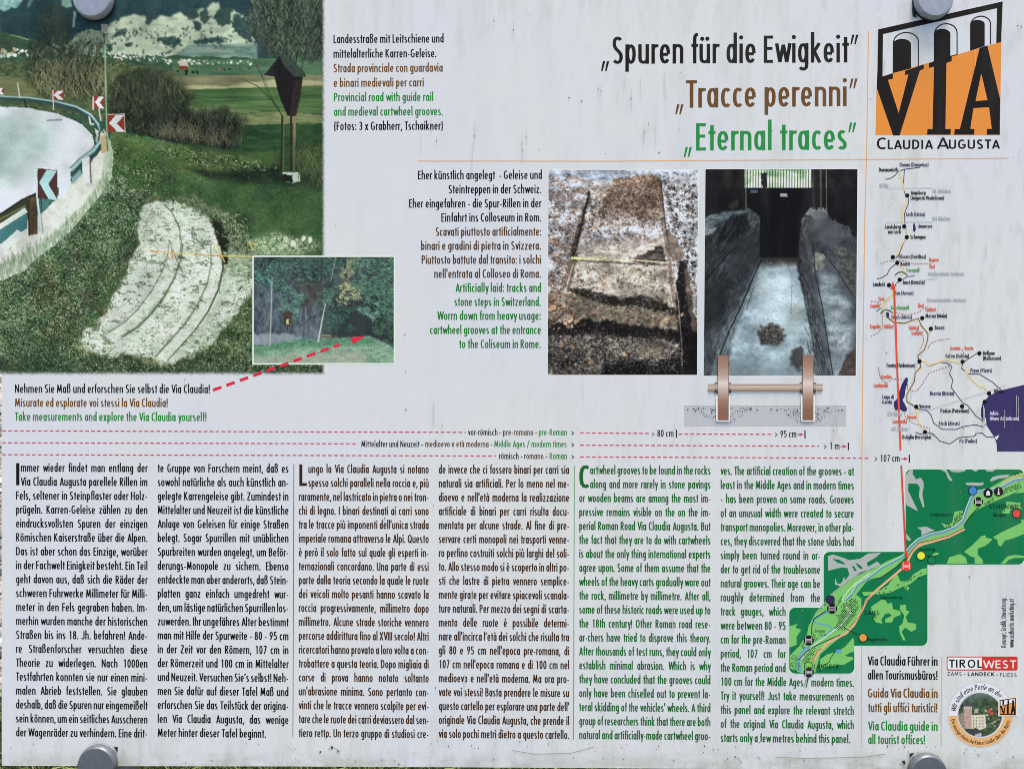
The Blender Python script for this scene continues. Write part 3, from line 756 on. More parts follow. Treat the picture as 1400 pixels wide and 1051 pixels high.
    for _ in range(90):
        x, y = c.rng.uniform(112, 335), c.rng.uniform(282, 495)
        if not c.inside(rock, np.array([[x]]), np.array([[y]]))[0, 0]: continue
        if 160 < x < 218 and 352 < y < 424 and c.rng.random() < .85: continue
        a = c.rng.normal(-22, 22); pts = [(x, y)]
        for _k in range(int(c.rng.integers(2, 8))):
            a += c.rng.normal(0, 26); x += 3.4 * math.cos(math.radians(a)); y -= 3.4 * math.sin(math.radians(a)); pts.append((x, y))
        w_ = c.rng.uniform(.4, 1.5)
        c.line([(px_, py_ + w_ * .9) for px_, py_ in pts], w_, (214, 222, 204), .35)
        c.line(pts, w_, crack[c.rng.integers(0, 3)], .72, w1=.35)
    c.strokes(900, None, 2.6, 10, 60, crack + [(226, 232, 216)], a=.3, region=region)
    c.blobs(14, None, .8, 2.0, [(54, 66, 42), (70, 84, 56)], a=.75, region=region, elong=3)
    # the two wheel tracks: smooth light bands with a shaded lip
    L1 = [(224, 280), (234, 290), (244, 310), (247, 332), (244, 354), (236, 376), (222, 402), (204, 426), (186, 444), (164, 458)]
    L2 = [(286, 298), (296, 314), (303, 340), (304, 366), (298, 394), (284, 424), (266, 450), (246, 472), (228, 492)]
    off = lambda L, dx, dy=0: [(x + dx, y + dy) for x, y in L]
    c.line(off(L1[4:], -7, -2), 11, (206, 216, 202), .55, w1=13); c.line(off(L1[:5], -6), 6, (204, 214, 200), .45, w1=10)
    c.line(off(L2, -7), 6, (208, 217, 203), .6, w1=16)
    c.line(off(L2[2:], -15, -5), 1.4, (84, 102, 74), .75, w1=3.0); c.line(off(L1[3:], -15, -4), 1.2, (84, 102, 74), .7, w1=2.4); c.line(off(L1[3:], 3, 2), 2.2, (70, 86, 60), .7, w1=2.6)
    c.line(off(L2[1:], 1, 1), 3.4, (50, 58, 38), .8, w1=1.4); c.line(off(L2[3:], 8, 3), 5, (176, 192, 166), .7, w1=8)
    c.line(off(L1[:5], 1), 1.8, (64, 76, 50), .75, w1=1.2); c.line(off(L1[5:], 4, 3), 1.3, (78, 92, 64), .75); c.line(off(L1[6:], -19, -5), .8, (110, 128, 100), .5)
    c.line([(236, 342), (246, 366), (250, 372)], 1.4, (70, 84, 56), .7); c.line([(224, 346), (232, 370), (238, 374)], 1.0, (90, 104, 76), .6)
    c.poly([(288, 298), (300, 304), (312, 328), (312, 346), (302, 340), (294, 318)], c.pal(n(3), [(20, 24, 16), (44, 50, 34)]), 4, 4, 1)
    c.poly([(304, 348), (312, 348), (310, 362), (305, 362)], (30, 34, 24), 2, 3, 1)
    c.blobs(5, [(376, 322), (430, 326), (428, 340), (376, 340)], 1.5, 4, [(206, 216, 190)], a=.85)
    c.strokes(240, [(290, 290), (346, 300), (346, 348), (305, 345)], 6, 70, 50, [(150, 170, 130), (44, 54, 34), (30, 38, 24)], a=.6)
    c.strokes(500, [(96, 470), (130, 440), (190, 340), (196, 342), (140, 446), (112, 470), (180, 486), (236, 500), (300, 452), (345, 396), (345, 404), (240, 506), (100, 484)], 5, 75, 40, [(46, 62, 36), (90, 104, 70), (150, 160, 120)], a=.6)
    # measuring stick
    c.line([(206, 343), (236, 346), (300, 350), (345, 351)], 1.5, (206, 186, 96)); c.line([(205, 343), (216, 345)], 1.4, (200, 110, 60)); c.line([(266, 348), (300, 350)], 1.2, (170, 96, 56), .8)
    c.line([(234, 335), (236, 354)], 1.4, (196, 120, 66)); c.line([(296, 336), (307, 358)], 1.6, (214, 180, 84)); c.line([(341, 332), (346, 342)], 1.6, (206, 190, 92)); c.line([(340, 332), (351, 334)], 1.4, (206, 190, 92))
    # road
    road = [(0, 145), (40, 148), (80, 156), (112, 170), (126, 184), (130, 205), (118, 224), (96, 236), (80, 256), (52, 268), (0, 296)]
    c.poly(road, c.pal(n(60, 40, 2), [(186, 196, 198), (196, 202, 206), (202, 205, 212)]), 1, 10)
    c.poly([(0, 150), (40, 158), (70, 170), (82, 190), (70, 220), (30, 250), (0, 262)], c.pal(n(26, 12), [(136, 170, 164), (154, 182, 176), (172, 190, 188)]), 5, 30, 14, a=.75)
    c.line([(65, 165), (84, 164)], 2.2, (90, 104, 100), .7)
    c.line([(0, 152), (60, 160), (110, 176)], .5, (150, 156, 156), .4)
    # concrete wall below the rail
    wall = [(0, 330), (0, 388), (30, 372), (60, 346), (86, 326), (110, 300), (140, 264), (152, 244), (155, 210), (150, 190), (136, 170), (130, 176), (134, 206), (120, 232), (98, 250), (60, 290)]
    c.poly(wall, c.pal(n(4, 9, 4), [(118, 140, 114), (150, 168, 142), (176, 188, 164), (192, 200, 180)]), 1.5, 5)
    c.poly([(0, 330), (60, 290), (98, 250), (120, 232), (134, 206), (144, 205), (140, 240), (112, 282), (60, 330), (0, 368)], c.pal(n(8), [(176, 186, 172), (198, 202, 192), (208, 210, 202)]), 1.5, 6, .6)
    c.strokes(500, [(0, 362), (60, 322), (112, 280), (142, 238), (154, 236), (140, 266), (86, 326), (30, 372), (0, 388)], 12, -80, 8, [(96, 128, 96), (170, 190, 160), (80, 104, 80)], a=.3)
    c.blobs(3, [(8, 336), (18, 336), (18, 342), (8, 342)], 2, 3.5, [(140, 120, 84)], a=.4)
    # guard rail, far part
    R1 = [(0, 132), (40, 134), (76, 139), (104, 146), (124, 157), (134, 170), (139, 182), (138, 192), (128, 206), (112, 218), (98, 232)]
    c.line([(x + 1, y + 7) for x, y in R1[:9]], 5, (58, 70, 50), .55)
    c.line([(x, y + 2.4) for x, y in R1], 5.4, (44, 72, 70), 1, w1=11)
    c.line(R1, 1.8, (150, 186, 186), .95, w1=5)
    c.line([(x + 4, y + 6) for x, y in R1[7:]], 1.4, (40, 60, 60), .9)
    c.line([(98, 240), (112, 228), (112, 236), (98, 250)], 1.6, (60, 90, 92), .8)
    c.poly([(98, 244), (110, 232), (112, 240), (100, 252)], (120, 160, 160))
    # guard rail, near part
    c.poly([(0, 292), (30, 272), (52, 262), (52, 272), (34, 284), (0, 306)], (50, 56, 36)); c.line([(0, 294), (34, 272), (60, 262)], 2, (30, 34, 26)); c.line([(0, 300), (34, 282)], 2.2, (120, 128, 84), .7)
    c.poly([(0, 312), (34, 290), (38, 296), (38, 312), (6, 332), (0, 334)], (58, 110, 112)); c.poly([(0, 306), (34, 284), (38, 290), (0, 314)], (190, 200, 190))
    c.poly([(34, 322), (24, 314), (6, 330), (0, 336), (0, 350)], (196, 208, 200))
    c.poly([(38, 272), (50, 268), (52, 320), (40, 322)], c.pal(n(4, 9), [(60, 52, 34), (104, 84, 54)])); c.line([(39, 275), (40, 322)], 2, (36, 34, 24))
    c.poly([(58, 270), (74, 268), (60, 290), (58, 288)], (66, 108, 108))
    c.line([(48, 234), (52, 280), (57, 320)], 3.0, (176, 204, 204)); c.line([(50.5, 234), (55, 280), (59, 320)], .8, (90, 120, 120))
    for px_, py_ in ((33, 137), (60, 141), (92, 150), (113, 158)): c.line([(px_, py_), (px_ + .6, py_ + 8)], 1.6, (70, 76, 60), .8)
    c.line([(0, 133.4), (40, 135.4), (76, 140.6), (104, 147.8), (123, 158.6), (132, 170), (137, 182)], .7, (30, 52, 52), .8)
    # other posts
    c.poly([(112, 218), (122, 214), (124, 250), (114, 252)], (206, 220, 220)); c.line([(123, 220), (124.5, 250)], 1.8, (96, 66, 40))
    c.poly([(137, 184), (144, 182), (147, 208), (139, 210)], (180, 160, 112)); c.line([(146, 182), (147, 206)], 1.5, (90, 70, 44))
    c.blobs(8, [(126, 164), (146, 180), (150, 205), (144, 214)], 1, 3, [(60, 84, 66), (200, 214, 210)], a=.7)
    c.line([(24, 114), (27, 133)], 1.6, (200, 200, 180)); c.line([(33, 136), (36, 147)], 2.2, (40, 44, 34)); c.line([(73, 140), (73, 150)], 1.2, (210, 214, 206))
    c.line([(122, 160), (124, 170), (128, 170)], 2.2, (206, 212, 196)); c.line([(135, 148), (138, 165)], 1.6, (196, 206, 190))
    c.line([(143, 52), (144.5, 120), (146, 178), (149, 205)], 1.9, (124, 168, 132)); c.line([(142, 46), (143, 60)], 1.2, (40, 44, 36))
    c.poly([(138, 34), (147, 33), (148, 44), (139, 45)], (140, 138, 122))
    # chevron boards
    def chev(x0, y0, x1, y1, k=0.0, red=(138, 52, 34), wh=(206, 220, 222)):
        w, h = x1 - x0, y1 - y0
        f = lambda u, v: (x0 + u * w, y0 + v * h + u * k)
        c.poly([f(0, 0), f(1, 0), f(1, 1), f(0, 1)], red)
        c.poly([f(.45, .02), f(.95, .02), f(.52, .5), f(1, 1), f(.55, 1), f(.06, .48)], wh)
    chev(52, 230, 79, 271, 3, (74, 44, 38), (150, 192, 194)); c.poly([(79, 233), (97, 230), (97, 254), (86, 268), (81, 272)], (194, 208, 212), 1)
    chev(148, 157, 171, 181, 0); c.line([(148, 157), (170, 156), (171, 181)], 1, (200, 196, 170))
    chev(129, 132, 143, 149, 0); c.line([(127.5, 133), (127.5, 150)], 1.6, (210, 214, 210))
    chev(72, 124, 88, 137, 0); c.line([(72.5, 124), (72.5, 138)], 1.4, (214, 214, 206))
    chev(-4, 120, 6, 130, 0)
    # tree and wooden shrine on the right
    tr = [(344, -6), (448, -6), (448, 60), (430, 90), (390, 84), (362, 72), (340, 40)]
    c.poly(tr, c.pal(n(2.6), [(28, 48, 44), (48, 68, 54), (84, 104, 78)]), 8, 7, 1, a=.75)
    for x, a in ((397, 90), (404, 84), (390, 98), (412, 78)): c.tree(x, 95, 26, a, 1.8, 5, (34, 36, 28), 16, .7)
    c.strokes(1500, tr, 12, 84, 26, [(36, 42, 32), (70, 84, 62), (110, 128, 98), (24, 34, 30)], a=.42, curve=.04)
    c.line([(387, 160), (372, 138), (352, 118), (330, 108)], 1.5, (34, 36, 26), .9, w1=.7); c.line([(382, 150), (366, 128), (356, 100), (344, 74)], 1.2, (44, 46, 32), .8, w1=.6); c.line([(374, 140), (362, 110), (350, 90)], .9, (44, 46, 32), .7)
    c.line([(386, 160), (386, 200), (384, 232)], 3.2, (44, 42, 30)); c.line([(388.5, 160), (387, 232)], 1, (130, 128, 90), .7)
    c.poly([(361, 103), (382, 77), (402, 84), (417, 104), (414, 107), (410, 138), (404, 160), (393, 158), (384, 138), (379, 122), (375, 105)], c.pal(n(3), [(20, 20, 20), (32, 30, 28)]))
    c.poly([(382, 76), (396, 80), (416, 98), (419, 106), (404, 106), (390, 92)], c.pal(n(3), [(40, 54, 46), (58, 72, 60)]))
    for i in range(5): c.line([(403 + i * 2.6, 110), (397.5 + i * 2.0, 156)], 1.0, (78, 60, 46), .7)
    c.line([(398, 158), (398, 238)], 3.0, (46, 38, 32)); c.line([(402.6, 160), (402.6, 200)], 3.2, (128, 108, 80)); c.line([(402, 198), (402, 238)], 2.2, (96, 92, 70))
    c.poly([(386, 236), (410, 236), (411, 248), (402, 250), (388, 248)], (178, 200, 182), 1, 4); c.poly([(386, 238), (400, 240), (401, 250), (387, 248)], (28, 34, 26), 1, 4)
    c.strokes(500, [(404, 200), (448, 205), (448, 260), (410, 255)], 12, 88, 24, [(60, 78, 44), (96, 106, 66), (26, 44, 26)], a=.45)
    # white posters' feathered edge: printed fading into the white of the board
    fx = np.clip((441.5 - c.X + (c.noise(2, octaves=2) - .5) * 2.5) / 7 + .5, 0, 1); fy = np.clip((509.5 - c.Y + (c.noise(2, octaves=2) - .5) * 2.5) / 8 + .5, 0, 1)
    c.alpha = np.minimum(fx, fy); c.alpha = c.alpha * c.alpha * (3 - 2 * c.alpha)
    lo = c.blur(c.blur(c.img, 12), 12)
    g_ = np.clip(1 + (c.Y - 300) / 900, .9, 1.15)[..., None]
    c.img = np.clip((c.img - 70) * 1.08 + 72, 8, 226)                 # slide film contrast
    lum = c.img.mean(2, keepdims=True); c.img = lum * .12 + c.img * .88
    c.img *= (.90 + .2 * n(40, octaves=3))[..., None]
    c.grain(.05)
    return c

# ---- 2. inset: rock wall in the wood
def paint_wood():
    c = Canvas(347, 351.5, 538.5, 496.5, 1.5, 22); n = c.noise
    c.put(np.ones((c.H, c.W)), c.pal(n(14, 22, 5, .7), [(34, 40, 42), (52, 60, 62), (70, 84, 84), (56, 78, 70)]))
    c.poly([(347, 385), (440, 390), (445, 470), (347, 474)], c.pal(n(6, 13, 5, .75), [(38, 46, 56), (66, 78, 88), (92, 106, 116), (120, 132, 140)]), 12, 12, 6, a=.75)
    c.poly([(405, 385), (445, 378), (446, 412), (412, 425)], c.pal(n(4, 10), [(52, 46, 42), (76, 66, 60)]), 10, 8, 6, a=.65)
    c.poly([(440, 420), (520, 400), (538, 440), (538, 470), (450, 466)], (36, 42, 44), 10, 12, 5, a=.8)
    c.poly([(347, 456), (368, 457), (392, 455), (412, 462), (430, 464), (347, 474)], c.pal(n(5, 6), [(110, 122, 134), (140, 150, 156)]), 3, 5, 1)
    for _ in range(5): 
        x = c.rng.uniform(395, 432); c.line([(x, 420), (x + c.rng.normal(0, 2), 462)], 1.4, (124, 136, 146), .35)
    def fol(pts, cols, k, L=5, ang=-25, sp=35):
        reg = c.mask(pts, 13, 12) * (n(5, 4, 3) > .42)
        c.strokes(int(k * .8), pts, L * .8, ang, sp, [(26, 36, 36), (38, 52, 50)], a=.45, curve=.05, region=c.mask(pts, 12, 12))
        c.strokes(k, pts, L, ang, sp, cols, a=.55, curve=.06, region=reg)
    GR = [(60, 104, 92), (86, 134, 116), (118, 158, 138), (44, 76, 68)]
    fol([(347, 352), (500, 352), (500, 366), (420, 374), (347, 372)], [(50, 84, 76), (80, 118, 104), (34, 50, 48)], 900, 6)
    fol([(347, 362), (366, 366), (378, 384), (374, 390), (347, 380)], [(100, 160, 150), (70, 120, 112)], 260)
    fol([(372, 380), (386, 384), (390, 392), (374, 392)], GR, 120)
    fol([(384, 396), (406, 394), (420, 412), (410, 424), (384, 420)], GR, 380)
    fol([(386, 416), (404, 418), (402, 430), (388, 428)], GR + [(130, 160, 150)], 150)
    fol([(440, 394), (458, 390), (462, 418), (440, 408)], GR, 240)
    fol([(347, 354), (460, 356), (450, 392), (400, 384), (380, 400), (347, 384)], GR, 520, 5)
    fol([(425, 400), (470, 395), (470, 450), (445, 450)], GR, 260, 4)
    fol([(470, 354), (486, 360), (486, 376), (478, 384), (462, 372)], [(140, 152, 118), (110, 128, 100), (164, 170, 130)], 260)
    fol([(455, 392), (480, 390), (488, 410), (478, 416), (462, 406)], [(176, 182, 138), (140, 152, 112), (196, 198, 150)], 330)
    fol([(484, 352), (538, 352), (538, 440), (500, 425), (486, 400)], [(60, 104, 84), (88, 134, 108), (116, 158, 130), (44, 74, 62)], 1800, 5)
    fol([(488, 418), (520, 424), (514, 434), (494, 430)], [(96, 144, 122), (130, 170, 146)], 200)
    fol([(440, 420), (500, 420), (480, 450), (440, 440)], [(46, 80, 72), (68, 106, 92)], 350)
    fol([(510, 440), (538, 430), (538, 480), (515, 460)], [(50, 76, 62), (76, 104, 84)], 350)
    c.poly([(347, 476), (372, 470), (412, 464), (440, 464), (500, 460), (516, 464), (538, 480), (538, 500), (347, 500)],
           c.pal(n(10, 4, 4), [(90, 126, 106), (124, 156, 132), (150, 170, 148)]), 2, 6, 1)
    c.poly([(347, 476), (412, 464), (505, 461), (515, 470), (400, 476), (347, 484)], c.pal(n(4, 2), [(44, 92, 66), (84, 138, 104)]), 2, 6, 2, a=.8)
    c.poly([(347, 490), (430, 484), (470, 478), (500, 484), (500, 500), (347, 500)], c.pal(n(8, 3), [(150, 146, 132), (176, 168, 156)]), 4, 8, 3, a=.6)
    c.strokes(900, [(347, 474), (500, 464), (538, 482), (538, 497), (347, 497)], 3, 85, 30, [(120, 164, 134), (70, 110, 84), (160, 176, 156)], a=.4)
    c.poly([(389, 426), (397, 427), (400, 433), (397, 445), (390, 445), (388, 436)], c.pal(n(3), [(44, 34, 28), (76, 56, 42)]), 3, 4, 1.5)
    c.poly([(391.5, 438), (393.5, 438), (395.5, 443), (391.5, 443)], (180, 176, 130)); c.blobs(2, [(391, 434), (394, 434), (394, 438), (391, 438)], 1, 1.6, [(230, 226, 190)])
    c.line([(372, 378), (371, 420), (369, 472)], 1.2, (160, 166, 156), .85, w1=2.0); c.line([(373, 360), (372, 385)], .9, (90, 96, 92), .7)
    c.line([(459, 352), (452, 385)], 1.0, (150, 156, 148), .8); c.line([(445, 415), (440, 440), (435, 467)], 1.2, (190, 196, 184), .9, w1=2.2); c.line([(443, 372), (440, 396)], .8, (110, 112, 106), .6)
    c.line([(410, 446), (432, 430)], 1.2, (40, 46, 48), .8)
    c.poly([(437, 457), (452, 457), (454, 463), (438, 463)], (110, 116, 98)); c.line([(438, 460), (456, 461)], .8, (54, 58, 50)); c.line([(442, 463), (442, 467)], 1, (150, 150, 138)); c.line([(452, 463), (453, 466)], 1, (60, 60, 50))
    c.img = np.clip(c.img * 1.02 + 4, 0, 255)
    c.grain(.06)
    return c

# ---- 3. stone steps with leaves, Switzerland
def paint_steps():
    c = Canvas(750, 232.5, 954.5, 513, 1.4, 33); n = c.noise
    c.put(np.ones((c.H, c.W)), c.pal(n(5, 4, 5, .9), [(40, 34, 30), (104, 92, 80), (176, 172, 170), (206, 212, 220), (216, 222, 232)]))
    # snow/stone left and right, top
    c.poly([(750, 232), (806, 232), (802, 270), (788, 320), (776, 360), (750, 385)], c.pal(n(7, 4, 5, .9), [(96, 84, 76), (160, 156, 156), (190, 200, 212), (208, 216, 228)]), 3, 6)
    c.poly([(750, 232), (955, 232), (955, 246), (870, 242), (750, 262)], c.pal(n(14, 6, 4), [(140, 160, 182), (178, 192, 208), (200, 210, 222)]), 5, 8, 3, a=.85)
    c.poly([(904, 236), (955, 236), (955, 400), (938, 370), (920, 330), (908, 280)], c.pal(n(6, 4, 5, .9), [(60, 54, 50), (170, 176, 184), (210, 218, 230), (218, 226, 238)]), 3, 6)
    # path, pale slabs with leaves
    path = [(812, 250), (900, 240), (905, 300), (918, 352), (925, 400), (930, 440), (790, 400), (776, 360), (790, 330), (800, 280)]
    c.poly(path, c.pal(n(6, 3, 5, .9), [(110, 98, 84), (168, 158, 146), (196, 196, 200), (206, 208, 216)]), 2, 5)
    c.poly([(838, 246), (900, 238), (908, 270), (902, 300), (860, 300), (820, 288)], c.pal(n(3, 2.4, 4, .9), [(34, 26, 20), (86, 66, 50), (140, 114, 94), (186, 170, 156)]), 5, 6, 1, a=.85)
    c.poly([(800, 312), (905, 306), (908, 322), (800, 330)], c.pal(n(6, 3), [(176, 184, 200), (206, 212, 224)]), 4, 6, 2, a=.65)
    c.poly([(792, 340), (905, 330), (916, 352), (870, 362), (784, 356)], c.pal(n(8, 3), [(150, 140, 124), (196, 186, 172), (206, 206, 208)]), 4, 6, 1, a=.8)
    c.poly([(862, 356), (905, 334), (912, 360), (880, 364)], (44, 36, 30), 4, 4, 1, a=.9)
    # second slab below the stick
    c.poly([(784, 362), (915, 364), (922, 380), (932, 430), (900, 412), (840, 402), (780, 396)], c.pal(n(5, 3, 5, .9), [(120, 110, 92), (176, 166, 146), (204, 202, 196), (160, 148, 128)]), 3, 5, .6)
    c.poly([(776, 392), (800, 396), (850, 408), (905, 408), (932, 430), (935, 444), (830, 440), (776, 418)], c.pal(n(3, 2, 4, .9), [(28, 24, 20), (84, 76, 64), (140, 130, 112)]), 5, 6, 1, a=.85)
    c.poly([(750, 400), (790, 396), (905, 420), (930, 440), (928, 460), (800, 450), (750, 440)], c.pal(n(3, 2.4, 4, .9), [(44, 38, 32), (96, 88, 76), (150, 140, 120), (176, 168, 150)]), 5, 6, 1, a=.8)
    # shade bands
    c.poly([(776, 394), (800, 394), (850, 410), (880, 402), (930, 426), (932, 432), (870, 418), (840, 418), (790, 404)], (22, 19, 16), 3, 5, 1, a=.8)
    c.poly([(750, 438), (800, 436), (880, 446), (935, 452), (955, 440), (955, 475), (880, 462), (750, 460)], c.pal(n(4), [(10, 9, 9), (26, 22, 20)]), 5, 7, 1.5, a=.93)
    c.poly([(750, 458), (900, 462), (935, 480), (935, 513), (750, 513)], c.pal(n(2.4, 2.4, 4, .95), [(6, 6, 7), (20, 18, 17), (50, 46, 42), (124, 116, 106), (190, 184, 174)]), 4, 7, 2, a=.9)
    c.poly([(830, 495), (955, 480), (955, 516), (820, 516)], (9, 9, 10), 8, 9, 3, a=.8)
    c.poly([(750, 480), (790, 488), (800, 500), (750, 506)], (12, 11, 11), 6, 8, 3, a=.6)
    c.poly([(872, 474), (904, 470), (906, 490), (880, 488)], c.pal(n(2.5, 2.5, 3, .9), [(60, 54, 46), (150, 138, 118)]), 5, 5, 1, a=.8)
    # grooves
    c.poly([(804, 262), (808, 262), (802, 290), (794, 326), (784, 348), (780, 344), (790, 312)], c.pal(n(3), [(34, 28, 24), (78, 66, 56)]), 3, 4, .8)
    c.poly([(781, 346), (793, 346), (780, 396), (768, 396)], c.pal(n(4), [(70, 60, 52), (120, 108, 96)]), 3, 5, .8, a=.9)
    c.line([(903, 256), (906, 300), (914, 346), (921, 400), (934, 480), (934, 500)], 5, (84, 66, 54), .6); c.line([(904, 250), (909, 300), (917, 350)], 2, (38, 30, 26), .8)
    c.poly([(930, 358), (938, 356), (945, 420), (955, 470), (955, 513), (934, 513), (928, 440), (924, 390)], c.pal(n(5), [(12, 11, 12), (36, 32, 32)]), 3, 5, .8)
    c.poly([(936, 366), (942, 368), (951, 440), (955, 460), (948, 452), (940, 410)], (96, 84, 74), 2, 5, .6, a=.9)
    c.poly([(914, 316), (928, 326), (936, 350), (926, 362), (914, 346)], c.pal(n(4), [(90, 76, 66), (130, 116, 104)]), 3, 5, .8, a=.8)
    c.line([(784, 362), (778, 382), (774, 398)], 1.4, (210, 206, 196), .8); c.line([(913, 366), (922, 380), (928, 410), (933, 470), (934, 500)], 1.4, (180, 168, 148), .7)
    # twigs and leaves
    LV = [(168, 132, 106), (182, 152, 126), (146, 110, 86), (190, 168, 146), (112, 84, 66)]
    up = [(752, 236), (952, 236), (952, 420), (752, 420)]
    # mottled litter: clumps where a soft noise is high
    lit = np.clip((n(7, 5, 5, .85) - .50) * 7, 0, 1) * c.mask([(750, 240), (806, 240), (800, 300), (784, 350), (776, 392), (750, 396)], 5, 8, 3)
    c.put(lit, c.pal(n(2, 2, 3, .9), [(40, 30, 24), (104, 82, 66), (160, 132, 112), (120, 116, 116)]), .8)
    lit = np.clip((n(6, 5, 5, .85) - .50) * 7, 0, 1) * c.mask([(806, 256), (900, 246), (908, 330), (798, 336)], 5, 8, 3)
    c.put(lit, c.pal(n(2, 2, 3, .9), [(36, 28, 22), (96, 76, 60), (158, 134, 114)]), .7)
    lit = np.clip((n(5, 5, 5, .9) - .56) * 8, 0, 1) * c.mask([(906, 250), (952, 250), (952, 372), (936, 352), (916, 310)], 5, 8, 3)
    c.put(lit, c.pal(n(2, 2, 3, .9), [(30, 26, 22), (76, 62, 50), (120, 104, 92)]), .9)
    gap = n(16, 10, 4, .7) > .47
    c.strokes(2200, up, 3.4, 20, 70, [(60, 46, 38), (96, 78, 64), (34, 28, 24), (140, 122, 106), (206, 208, 214)], a=.4, curve=.1, region=c.mask(up) * gap)
    c.leaves(190, None, .8, 2.0, LV + [(60, 48, 40)] * 3, a=.6, region=gap * c.mask([(752, 250), (800, 262), (776, 390), (752, 396)]))
    c.leaves(200, None, .8, 1.9, LV + [(56, 44, 34)] * 3, a=.6, region=gap * c.mask([(815, 256), (904, 246), (908, 330), (800, 330)]))
    c.leaves(120, [(790, 366), (920, 368), (928, 400), (786, 398)], .9, 2.6, LV + [(200, 196, 186), (150, 144, 130)], a=.6)
    c.leaves(110, [(905, 250), (952, 250), (952, 400), (934, 360)], 1, 2.4, [(70, 56, 44), (104, 84, 66), (40, 34, 28)], a=.8)
    c.leaves(55, [(752, 398), (786, 400), (794, 445), (752, 452)], 1.8, 4.4, LV[:4], a=.85)
    c.leaves(70, [(790, 400), (930, 420), (930, 446), (800, 440)], 1.2, 2.6, LV + [(180, 172, 160)] * 2, a=.7)
    for x, y, r in ((758, 406, 4), (764, 415, 4.5), (756, 422, 5), (772, 418, 4), (780, 433, 5), (781, 439, 4.5), (768, 472, 5), (783, 474, 4.5), (811, 427, 4), (828, 434, 3.6), (868, 400, 5), (880, 402, 4), (884, 434, 4.5), (912, 437, 6), (934, 430, 4), (809, 494, 5), (854, 484, 4), (760, 350, 4.5), (826, 386, 4)):
        c.leaves(1, [(x - 1, y - 1), (x + 1, y - 1), (x + 1, y + 1), (x - 1, y + 1)], r * .9, r * 1.1, [(186, 150, 122), (194, 164, 138)], a=.92, shade=.75)
    c.strokes(1500, [(750, 420), (940, 430), (934, 511), (750, 511)], 1.8, 30, 80, [(150, 142, 130), (100, 92, 80), (24, 22, 20), (196, 190, 180)], a=.5)
    low = np.clip((n(3, 2.4, 4, .9) - .62) * 9, 0, 1) * c.mask([(750, 456), (930, 462), (930, 505), (750, 505)], 6, 8, 4) * np.clip(n(30, 16) * 1.7 - .3, 0, 1)
    c.put(low, c.pal(n(2), [(120, 114, 104), (190, 186, 178)]), .75)
    # soft stone streaks on the slabs and shaded sides of the grooves
    c.strokes(500, [(796, 330), (910, 330), (922, 400), (786, 398)], 8, 2, 8, [(120, 112, 98), (206, 202, 196), (90, 82, 70)], a=.3)
    c.line([(806, 262), (797, 300), (788, 340), (782, 352)], 2.2, (30, 25, 22), .8, w1=4)
    c.poly([(781, 351), (782, 354.5), (880, 357), (914, 360.5), (914, 359), (860, 355)], (206, 198, 150)); c.line([(861, 355), (914, 359.4)], 1.6, (190, 184, 150), .9)
    c.line([(782, 356), (914, 363)], 2.2, (60, 50, 38), .6)
    blot = (n(26, 16, 5, .75) - .5)[..., None]
    c.img = np.clip((c.img - 90) * 1.12 + 93, 3, 232) * (1 + blot * .6)
    hi = np.clip((n(3.4, 2.6, 4, .9) - .58) * 6, 0, 1) * c.mask([(800, 250), (905, 240), (930, 440), (776, 400)], 6, 9, 4) * np.clip(n(22, 10) * 2 - .6, 0, 1)
    c.put(hi, (214, 214, 216), .6)
    dk = np.clip((n(4, 3, 4, .9) - .60) * 7, 0, 1) * np.clip(n(26, 14) * 2 - .7, 0, 1)
    c.put(dk, (26, 22, 20), .7)
    c.img = c.img * .6 + c.blur(c.img, .7) * .4
    c.grain(.07)
    return c

